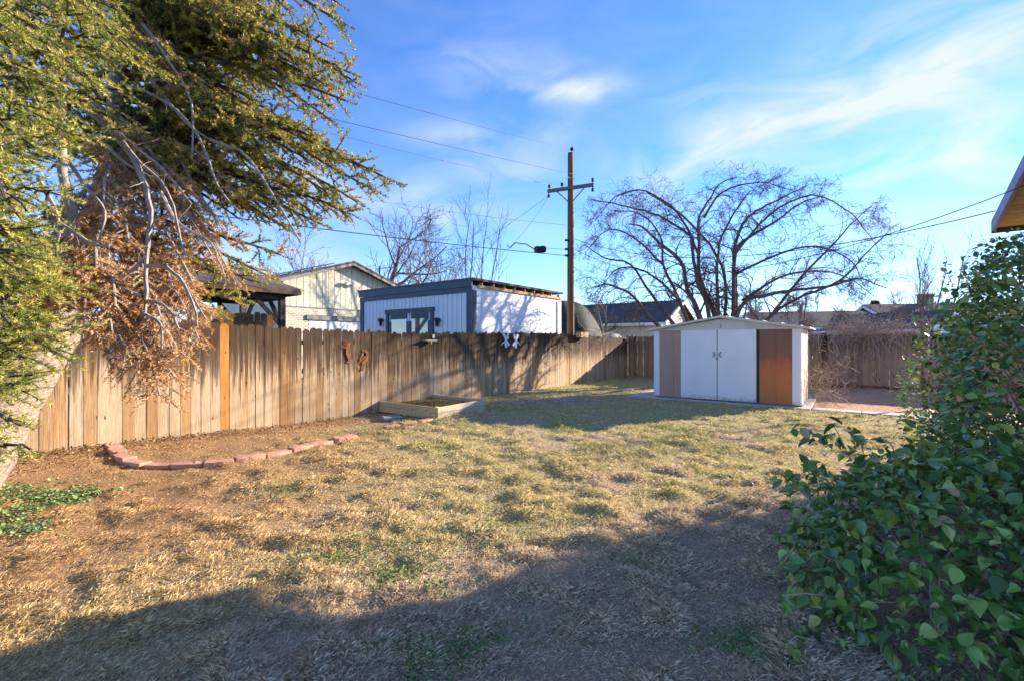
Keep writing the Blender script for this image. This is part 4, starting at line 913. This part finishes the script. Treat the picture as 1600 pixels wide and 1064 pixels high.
# ---------------------------------------------------------------- spruce at the left
class Spray:
    def __init__(s): s.o = []; s.d = []; s.l = []; s.c = []
    def add(s, o, d, l, c): s.o.append(tuple(o)); s.d.append(tuple(d)); s.l.append(l); s.c.append(c)
def needles(sp, per_m, nl, nw, name, parent, spread=.95):
    o = np.array(sp.o); d = np.array(sp.d); l = np.array(sp.l); c = np.array(sp.c); cnt = np.maximum((l*per_m).astype(int), 4)
    k = np.repeat(np.arange(len(o)), cnt); n = len(k); f = RNG.random(n); dd = d[k]; a = np.cross(dd, np.array([0.31,.2,.93])); a /= np.linalg.norm(a, axis=1)[:, None]; b = np.cross(dd, a)
    ph = RNG.random(n)*2*np.pi; r = a*np.cos(ph)[:, None]+b*np.sin(ph)[:, None]; r[:, 2] += .25; an = spread*(.75+.4*RNG.random(n))*(1-.35*f)
    nd = dd*np.cos(an)[:, None]+r*np.sin(an)[:, None]; p = o[k]+dd*(l[k]*f)[:, None]; L_ = nl*(.7+.5*RNG.random(n))
    s = np.cross(nd, RNG.normal(size=(n, 3))); s /= np.linalg.norm(s, axis=1)[:, None]; s *= nw/2
    Vv = np.stack([p-s, p+s, p+nd*L_[:, None]], 1).reshape(-1, 3); Ff = np.arange(n*3).reshape(-1, 3)
    cc = np.repeat(c[k]*(.7+.6*RNG.random(n))[:, None], 3, 0)
    ob = np_mesh(name, Vv, Ff, M['needle'], parent, cc); ob['kind'] = 'stuff'; return n
GREEN = [(.23,.24,.055),(.33,.31,.07),(.42,.37,.085),(.54,.43,.12),(.17,.20,.06)]
BROWN = [(.66,.39,.17),(.76,.50,.25),(.50,.28,.12),(.74,.56,.32)]
def arc(p0, p1, rise, n=9, end_up=0):
    out = []
    for i in range(n+1):
        t = i/n; p = p0.lerp(p1, t)+Z3(rise*math.sin(math.pi*t)*(1-.3*t)); p += rv(.035*math.sin(math.pi*min(t*1.2,1))+.006); out.append(p)
    return out
def limb(st, sp, p0, p1, rise, r0, cols, dens=1.0, blen=.5, twl=.10, dead=False, hang=.25, start=.12, gap=.075, tg=.05):
    pts = arc(p0, p1, rise); L_ = (p1-p0).length; n = len(pts)-1
    st.tube(pts, [r0*(1-.8*i/n)+.004 for i in range(n+1)], 6, cap=False)
    m = max(6, int(L_/gap)); side = 1
    for k in range(m):
        f = start+(1-start)*(k+random.random()*.6)/m; x = min(f*n, n-1e-4); i = int(x); q = pts[i].lerp(pts[i+1], x-i); t = (pts[i+1]-pts[i]).normalized()
        h = t.cross(Vector((0,0,1))).normalized(); side = -side; a = random.uniform(.7, 1.35)
        d = (t*math.cos(a)+h*(side*math.sin(a))+Z3(random.gauss(-hang*.5,.34))).normalized(); bl = blen*(1.05-.55*f)*random.uniform(.45,1.1)+.05
        col = random.choice(cols); bp = [q.copy()]; dd = d.copy(); w = q.copy(); ns = max(2, int(bl/.09))
        for j in range(ns): dd = (dd+rv(.10)+Z3(-hang*.22)).normalized(); w = w+dd*(bl/ns); bp.append(w.copy())
        if st is not None: st.tube(bp, [.006*(1-.6*j/ns)+.001 for j in range(ns+1)], 3, cap=False)
        # twigs along the branchlet
        if random.random() > dens: continue
        nt_ = max(2, int(bl/tg)); sd2 = 1
        for j in range(nt_):
            g = (j+.5)/nt_*ns; jj = min(int(g), ns-1); o = bp[jj].lerp(bp[jj+1], g-jj); td = (bp[jj+1]-bp[jj]).normalized(); hh = td.cross(Vector((0,0,1)))
            if hh.length < .1: hh = Vector((1,0,0))
            hh.normalize(); sd2 = -sd2; aa = random.uniform(.5,.95); e = (td*math.cos(aa)+hh*(sd2*math.sin(aa))+Z3(random.gauss(0,.5))).normalized()
            sp.add(o, e, twl*random.uniform(.6,1.3)*(1.15-.5*j/nt_), col if random.random() < .7 else random.choice(cols))
        for j in range(ns):
            seg = bp[j+1]-bp[j]; sp.add(bp[j], seg.normalized(), seg.length*1.02, col)
        sp.add(bp[-1], dd, twl*.9, cols[min(2, len(cols)-1)])
    sp.add(pts[-1], (pts[-1]-pts[-2]).normalized(), twl, cols[0])
    return pts
def spruce():
    random.seed(42)
    tc = [P(-150,790,4.0), P(-60,700,4.05), P(20,590,4.2), P(85,500,4.4), P(135,400,4.7), P(170,260,4.9), P(185,120,5.1), P(195,-120,5.2), P(200,-420,5.3), P(205,-700,5.4)]
    tc[0].z = -.15
    t = thing('spruce_tree', 'big old spruce leaning over the fence at left with green and dead brown branches', 'tree', tuple(tc[0]))
    b = MB(); rr = [.42,.36,.29,.22,.13,.085,.08,.075,.06,.04]; cc = [tc[0]*2-tc[1]]+tc+[tc[-1]*2-tc[-2]]; pts = []; rad = []
    for i in range(1, len(cc)-2):
        for j in range(5):
            u_ = j/5; a, b_, c, d = cc[i-1], cc[i], cc[i+1], cc[i+2]
            pts.append(.5*((2*b_)+(c-a)*u_+(2*a-5*b_+4*c-d)*u_*u_+(3*b_-a-3*c+d)*u_**3)); rad.append((rr[i-1]*(1-u_)+rr[min(i,9)]*u_)*random.uniform(.97,1.03))
    hi, hr = [], []
    for i in range(len(pts)-1):
        for j in range(5): hi.append(pts[i].lerp(pts[i+1], j/5)); hr.append(rad[i]+(rad[i+1]-rad[i])*j/5)
    b.tube(hi, hr, 44, cap=False); ring = np.arange(len(b.v))//44; an = (np.arange(len(b.v)) % 44)/44*2*np.pi
    nz = vnoise(np.cos(an)*1.0+ring*.004+9, np.sin(an)*1.0+ring*.016, .16, 3, 8)-.5
    for i, v in enumerate(b.v): c = hi[ring[i]]; k = float(nz[i]); v += (v-c)*(.20*k-(.05 if k < -.08 else 0))+rv(.0015)
    b.build('trunk', M['bark_pale'], t, smooth=True)
    # second grey stem in front
    b = MB(); b.tube([P(60,520,3.9), P(95,420,3.9), P(112,330,3.9), P(98,270,3.95), P(95,190,4.0), P(100,150,4.05), P(108,120,4.1)], [.06,.05,.042,.036,.032,.02,.012], 10, cap=False).build('side_stem', M['dead_twig'], t, smooth=True)
    def tk(z):
        best = min(pts, key=lambda p: abs(p.z-z)); return best.copy()
    stg = MB(); sg = Spray(); stn = MB(); sn = Spray(); std = MB(); sdd = Spray()
    # far half of the crown: dark green, reaches right over the fence
    tips = [(530,5,5.6,.35),(540,40,5.3,.3),(520,75,5.9,.25),(470,95,5.2,.3),(500,-30,5.6,.3),(548,115,5.2,.5),(556,130,5.5,.45),(520,190,5.7,.4),(540,160,5.1,.5),(615,285,5.3,.55),(590,300,5.6,.5),(560,260,5.2,.5),(545,335,5.5,.4),
            (500,350,5.2,.35),(480,300,5.9,.4),(450,360,5.3,.3),(440,400,5.6,.25),(420,430,5.3,.2),(395,440,5.9,.15),(380,470,5.4,.1),(350,490,5.6,.1),(430,60,6.2,.3),(400,140,6.1,.3),(440,220,6.0,.3),(400,300,6.0,.3),
            (360,380,6.0,.2),(330,180,6.0,.3),(310,60,6.3,.3),(350,10,5.0,.3),(420,-20,5.0,.3),(300,120,4.6,.3),(380,210,4.7,.4),(330,300,4.9,.3),(300,380,5.3,.2),(270,250,5.8,.3),(230,60,6.2,.3),(250,-40,5.8,.3),(470,170,6.4,.3),
            (345,430,5.1,.2),(300,450,5.8,.1),(250,420,6.0,.1),(480,250,5.0,.45),(510,300,5.0,.5),(430,330,4.9,.35),(455,20,5.9,.3),(380,90,5.6,.3),(300,-60,5.2,.2),(200,-60,6.0,.2),(150,30,6.2,.3),(170,120,6.3,.3),(140,200,6.2,.2),
            (410,180,5.3,.3),(350,250,5.6,.3),(290,330,5.6,.2),(370,340,5.5,.2),(440,130,5.6,.3),(400,20,5.7,.3),(270,170,5.4,.25),(350,130,5.2,.3),(240,330,6.0,.2),(210,250,6.1,.2),(460,200,5.4,.4),(420,270,5.5,.35),(200,430,5.9,.1)]
    for _ in range(22):
        x_, y_ = random.uniform(-20, 470), random.uniform(-80, 350)
        if x_+y_*.25 < 520: tips.append((x_, y_, random.uniform(5.4, 7.2), .25))
    for _ in range(20): x_ = random.uniform(360, 585); tips.append((x_, random.uniform(40+max(0, x_-540)*3, 345-max(0, 480-x_)*.2), random.uniform(5.0, 6.0), .4))
    for (px, py, Y, rise) in tips:
        q = P(px, py, Y); p0 = tk(q.z+random.uniform(.1,.6)); limb(stg, sg, p0, q, rise*random.uniform(.7,1.1), .03, GREEN if random.random() < .86 else GREEN+BROWN[:2], 1, .40, .135, hang=.16, start=.14, gap=.085, tg=.10)
    # crown above the frame and behind the trunk (lower density)
    for k in range(34):
        z = random.uniform(5.0, 9.0); a = random.uniform(0, 6.28); L_ = (10.5-z)*.42; p0 = tk(z); q = p0+Vector((math.cos(a)*L_, math.sin(a)*L_, -.5)); limb(stg, sg, p0, q, .25, .03, GREEN, 1, .45, .12, hang=.3, gap=.13)
    # near sprays at the left, large and sunlit
    near = [(60,40,3.0),(110,90,3.1),(30,110,2.9),(140,130,3.3),(20,190,2.8),(90,150,3.2),(200,75,3.6),(60,235,2.9),(10,260,2.7),(40,330,2.8),(90,380,3.0),(20,390,2.7),(75,440,2.9),(110,450,3.3),(30,470,2.8),(60,505,2.85),(88,524,2.8),(40,560,2.75),(20,600,2.7),
            (35,665,2.6),(45,702,2.6),(50,585,2.8),(130,20,3.4),(100,-30,3.2),(0,30,2.8),(180,20,3.8),(110,230,3.3),(20,150,3.1),(50,0,3.2),(10,330,3.0),(50,400,3.2),(0,450,2.7),(0,520,2.7),(80,300,3.3),(240,110,4.0),(200,200,4.1),(160,60,3.9)]
    near = near+[(x+random.gauss(0,28), y+random.gauss(0,22), Y+random.uniform(-.1,.5)) for (x, y, Y) in near if y < 470]+[(x-30+random.gauss(0,25), y+random.gauss(0,20), Y+random.uniform(.1,.6)) for (x, y, Y) in near if y < 400]+[(x+random.gauss(0,22), y+random.gauss(0,18), Y+random.uniform(0,.5)) for (x, y, Y) in near if 430 < y < 640]*2
    for (px, py, Y) in near:
        q = P(px, py, Y); p0 = P(px+random.uniform(-230,-40), py+random.uniform(-130,70), Y+random.uniform(-.2,.5))
        if py > 640: p0 = P(-60, py+8, 2.7)
        limb(stn, sn, p0, q, .08, .012, [(.26,.29,.05),(.38,.38,.075),(.52,.46,.12),(.20,.25,.06)], 1, .26 if py < 640 else .05, .095, hang=.2, start=.15, gap=.075, tg=.06)
    # drooping dead limbs with brown needles
    dead = [(250,615,4.0,.55),(225,600,3.9,.4),(290,560,4.1,.5),(310,530,4.2,.5),(325,500,4.3,.5),(200,560,3.8,.3),(260,520,4.0,.4),(180,480,3.8,.3),(230,450,4.1,.35),(300,440,4.3,.5),(330,400,4.5,.5),(150,420,3.7,.3),(110,460,3.7,.2),(130,500,3.7,.2),
            (200,380,4.1,.4),(270,350,4.4,.5),(340,350,4.6,.5),(60,470,3.6,.2),(90,410,3.7,.3),(40,430,3.5,.2),(160,330,4.0,.3),(220,300,4.3,.3),(300,300,4.5,.4),(250,90,4.6,.5),(265,135,4.6,.4),(310,130,4.7,.4),(210,20,4.8,.2),(370,300,4.8,.5),(355,420,4.7,.4),(20,520,3.4,.1),(270,590,4.05,.45),(235,560,3.95,.4),(280,480,4.3,.4),(175,520,3.8,.3)]
    for (px, py, Y, rise) in dead:
        q = P(px, py, Y); p0 = tk(q.z+random.uniform(.7,1.3)*(1 if py > 300 else .3)); low = py > 440
        limb(std, sdd, p0, q, rise, .020, BROWN, .85 if not low else 1, .30, .085, hang=.8, start=.5 if low else .4, gap=.05)
    # bare dead branches, bent and pale
    bare = [[(110,150,4.4),(170,200,4.3),(215,260,4.2),(235,330,4.1),(228,400,4.05),(228,470,4.0),(222,520,4.0)],[(115,150,4.4),(180,205,4.3),(250,260,4.3),(300,320,4.3)],[(190,130,4.6),(260,160,4.5),(310,215,4.5),(340,290,4.5),(380,340,4.6)],
            [(100,240,4.1),(130,290,4.0),(165,330,3.95),(150,390,3.9)],[(120,180,4.3),(190,250,4.2),(240,280,4.2)],[(228,415,4.05),(270,425,4.0),(300,470,4.0),(308,510,4.0)],[(228,470,4.0),(260,480,3.95),(280,515,3.9)],[(222,490,4.0),(250,505,3.95),(253,545,3.9)],
            [(225,465,4.0),(170,445,4.0),(130,440,4.0)],[(228,400,4.05),(200,430,4.0),(165,450,3.95)],[(60,280,3.8),(90,340,3.8),(88,400,3.75)],[(80,340,3.8),(140,380,3.8),(165,385,3.8)],[(170,60,4.7),(230,120,4.6),(290,190,4.6),(330,220,4.6)],[(157,530,3.9),(175,570,3.9),(195,578,3.9)],[(170,560,3.9),(188,535,3.9)],
            [(330,220,4.6),(390,250,4.6),(470,380,4.7)],[(225,40,4.7),(260,90,4.6),(300,160,4.6),(300,250,4.5)],[(250,300,4.2),(280,350,4.2),(330,380,4.2),(350,430,4.2)],[(30,20,3.6),(60,60,3.6),(90,110,3.6)],[(150,160,4.3),(205,240,4.2),(262,300,4.2),(290,400,4.1)]]
    for pth in bare:
        ctrl = [P(*c) for c in pth]; m = len(ctrl); c = [ctrl[0]*2-ctrl[1]]+ctrl+[ctrl[-1]*2-ctrl[-2]]; pp = []
        for i in range(1, len(c)-2):
            for j in range(4):
                u_ = j/4; a, b_, e, d = c[i-1], c[i], c[i+1], c[i+2]; pp.append(.5*((2*b_)+(e-a)*u_+(2*a-5*b_+4*e-d)*u_*u_+(3*b_-a-3*e+d)*u_**3)+rv(.004))
        pp.append(c[-2]); n = len(pp); r0 = .032 if m > 5 else .015; rad_ = [r0*(1-.75*i/n)+.003 for i in range(n)]; std.tube(pp, rad_, 6, cap=False)
        dirs = [(pp[min(i+1,n-1)]-pp[max(i-1,0)]).normalized() for i in range(n)]
        spawn(std, pp, dirs, [q*.35 for q in rad_], .45, 1, 2, .6, (6, 3), .8, -.05, .0022, .25, lo=.1)
    stg.build('green_branches', M['bark_dark'], t); stn.build('near_branches', M['bark_dark'], t); std.build('dead_branches', M['dead_twig'], t)
    for o in t.children:
        if o.name.endswith('branches'): o['kind'] = 'stuff'
    n1 = needles(sg, 300, .034, .0125, 'green_needles', t, 1.25); n2 = needles(sn, 400, .027, .0064, 'near_needles', t, 1.1); n3 = needles(sdd, 330, .027, .0078, 'dead_needles', t, 1.05)
    print('needles', n1, n2, n3)
spruce()

# ---------------------------------------------------------------- ivy hedge at the right
def ivy():
    random.seed(5)
    blobs = [((2.25,2.55,.28),(.70,.60,.58)),((2.75,2.35,.35),(.8,.6,.70)),((3.1,3.1,.28),(.75,.65,.52)),((4.1,3.3,.8),(.75,.7,.98)),((2.7,2.9,.3),(.6,.6,.5)),((4.8,4.3,1.1),(.68,.7,1.15)),((5.3,4.6,1.35),(.8,.7,1.25)),
             ((5.75,5.2,1.2),(.68,.62,1.25)),((6.2,5.5,1.5),(.7,.6,1.3)),((5.3,5.7,.85),(.36,.36,.95)),((5.0,4.5,.4),(.8,.8,.6)),((5.35,5.3,.5),(.55,.6,.6)),((2.15,2.3,.15),(.52,.45,.42)),((3.5,2.5,.5),(.7,.5,.95)),((4.25,3.6,.9),(.65,.6,1.2)),((3.0,2.0,.2),(.7,.5,.8)),
             ((6.5,5.8,2.1),(.5,.45,.7)),((5.5,4.9,2.2),(.45,.4,.55)),((6.0,5.3,2.3),(.45,.4,.45)),((3.7,3.6,.3),(.7,.6,.5))]
    t = thing('ivy_hedge', 'large glossy green ivy shrub spilling in shade along the right side', 'hedge', (4.2, 4.0, 0))
    C = np.array([b[0] for b in blobs]); Rr = np.array([b[1] for b in blobs]); pos = []; nor = []
    area = (Rr[:,0]*Rr[:,2])/np.linalg.norm(C, axis=1); per = (area/area.sum()*38000).astype(int)
    for k in range(len(blobs)):
        n = per[k]; v = RNG.normal(size=(n,3)); v /= np.linalg.norm(v, axis=1)[:,None]; q = C[k]+v*Rr[k]*(.62+.42*RNG.random(n)**.6)[:,None]*(1+.22*(vnoise(v[:,0]*2+k*5, v[:,2]*2+v[:,1]*2, .5, 2, 4)-.5)[:,None]*2)
        ins = np.zeros(n, bool)
        for j in range(len(blobs)):
            if j != k: ins |= (((q-C[j])/Rr[j])**2).sum(1) < .42
        ok = (~ins) & (q[:,2] > .02); pos.append(q[ok]); nor.append(v[ok])
    pos = np.concatenate(pos); nor = np.concatenate(nor); n = len(pos)
    # sprigs reaching out of the mass
    st = MB(); sp_p, sp_n = [], []
    sprigs = [((1300,700,2.9),(1248,668,2.8)),((1330,720,2.8),(1300,660,2.75)),((1260,760,2.6),(1215,740,2.55)),((1400,720,3.2),(1380,682,3.2)),((1250,850,2.4),(1225,875,2.35)),((1270,1000,2.2),(1225,1010,2.15)),((1450,690,3.6),(1440,652,3.6)),((1490,450,5.6),(1475,410,5.6)),
              ((1560,420,5.6),(1590,375,5.4)),((1530,430,5.6),(1545,398,5.6)),((1300,760,2.6),(1252,715,2.55)),((1440,540,5.6),(1425,490,5.6)),((1290,930,2.3),(1222,930,2.2)),((1500,450,5.9),(1512,400,5.9)),((1570,430,4.9),(1598,400,4.8)),((1350,700,2.9),(1330,672,2.9))]
    for a, b_ in sprigs:
        p, q = P(*a), P(*b_); q = p+(q-p)*1.0; w = [p, p.lerp(q,.5)+Z3(.02)+rv(.01), q]; st.tube(w, [.005,.004,.002], 4, cap=False)
        m = 16
        for i in range(m):
            f = (i+.5)/m; o = p.lerp(q, f)+rv(.018); sp_p.append(tuple(o)); d = (q-p).normalized()+rv(.7); sp_n.append(tuple(d.normalized()))
    # woody stems through the hedge
    for k in range(170):
        i = random.randrange(len(blobs)); c = Vector(C[i]); d = rv().normalized(); d.z = abs(d.z)*.7; p0 = Vector((c.x+random.gauss(.2,.2), c.y+random.gauss(0,.2), max(.0, c.z-Rr[i][2]*.8))); p1 = c+Vector((d.x*Rr[i][0], d.y*Rr[i][1], d.z*Rr[i][2]))*1.0
        st.tube([p0, p0.lerp(p1,.5)+rv(.06), p1], [.010,.007,.003], 5, cap=False)
    s = st.build('stems', M['vine'], t); s['kind'] = 'stuff'
    pos = np.concatenate([pos, np.array(sp_p)]); nor = np.concatenate([nor, np.array(sp_n)]); n = len(pos)
    a = nor+RNG.normal(size=(n,3))*.75; a[:,2] -= .35; a /= np.linalg.norm(a, axis=1)[:,None]
    z = nor*.7+RNG.normal(size=(n,3))*.45; z[:,2] += .75; z -= a*(z*a).sum(1)[:,None]; z /= np.linalg.norm(z, axis=1)[:,None]; x = np.cross(a, z)
    size = .026+.064*RNG.random(n)**1.4
    cols = np.array([(.11,.21,.045),(.17,.29,.055),(.25,.37,.07),(.07,.145,.04),(.38,.42,.10)])[RNG.choice(5, n, p=[.28,.28,.2,.15,.09])]*(.8+.4*RNG.random(n))[:,None]
    dead = RNG.random(n) < .02; cols[dead] = (.55,.34,.17)
    # the ones nearest the camera are leaves of their own
    d = np.linalg.norm(pos-np.array([0,0,EYE]), axis=1); sc = size/d
    vis = (pos[:,1] > .5) & (np.abs(pos[:,0]/pos[:,1]) < 1.14) & ((EYE-pos[:,2])/pos[:,1] < .76)
    # front-facing shell: not hidden behind a nearer leaf
    u_ = (pos[:,0]/pos[:,1]*F/9).astype(int); w_ = (pos[:,2]/pos[:,1]*F/9).astype(int)
    key = (u_+3000)*10000+(w_+3000); order = np.argsort(d); seen = set(); front = np.zeros(n, bool)
    for i in order:
        if key[i] not in seen: seen.add(key[i]); front[i] = True
    cand = np.where(vis & front)[0]; cand = cand[np.argsort(-sc[cand])][:300]; single = np.zeros(n, bool); single[cand] = True
    r = ~single & (d < 4.2); Vv, Ff = ivy_leaf(pos[r], size[r], x[r], a[r], z[r]); o = np_mesh('foliage', Vv, Ff, M['leaf'], t, np.repeat(cols[r], IL, 0), True); o['kind'] = 'stuff'
    r = ~single & (d >= 4.2); Vv, Ff = leaf_np(pos[r], size[r], x[r], a[r], z[r], 1.25); o = np_mesh('foliage', Vv, Ff, M['leaf'], t, np.repeat(cols[r], 7, 0), True); o['kind'] = 'stuff'
    for i in cand:
        Vv, Ff = ivy_leaf(np.zeros((1,3)), size[i:i+1], x[i:i+1], a[i:i+1], z[i:i+1])
        o = np_mesh('leaf', Vv+np.array(origin(t)), Ff, M['leaf'], t, np.repeat(cols[i:i+1], IL, 0), True); o.location = Vector(pos[i])-origin(t)
# leaf outline: pointed oval with soft shoulders, folded along the midrib, tip curling down
_h = [(0,0),(.20,.10),(.36,.30),(.37,.48),(.26,.70),(.12,.88)]
IQ = [(0,0,0)]+[(x,y,.10*x/.37-.10*y*y) for x,y in _h[1:]]+[(0,1.02,-.14)]+[(-x,y,.10*x/.37-.10*y*y) for x,y in reversed(_h[1:])]+[(0,.35,-.03),(0,.68,-.07)]
IQ = np.array(IQ); IL = len(IQ)
IT = [(0,1,12),(1,2,12),(2,3,12),(3,13,12),(3,4,13),(4,5,13),(5,6,13),(6,7,13),(7,8,13),(8,9,13),(9,12,13),(9,10,12),(10,11,12),(11,0,12)]
def ivy_leaf(pos, size, x, y, z):
    n = len(pos); wv = (.78+.34*RNG.random(n))[:,None,None]; cv = (.5+2.6*RNG.random(n))[:,None,None]
    Vv = pos[:,None,:]+size[:,None,None]*(IQ[None,:,0:1]*wv*x[:,None,:]+IQ[None,:,1:2]*y[:,None,:]+IQ[None,:,2:3]*cv*z[:,None,:])
    return Vv.reshape(-1,3), (np.array(IT)[None]+(np.arange(n)*IL)[:,None,None]).reshape(-1,3)
ivy()
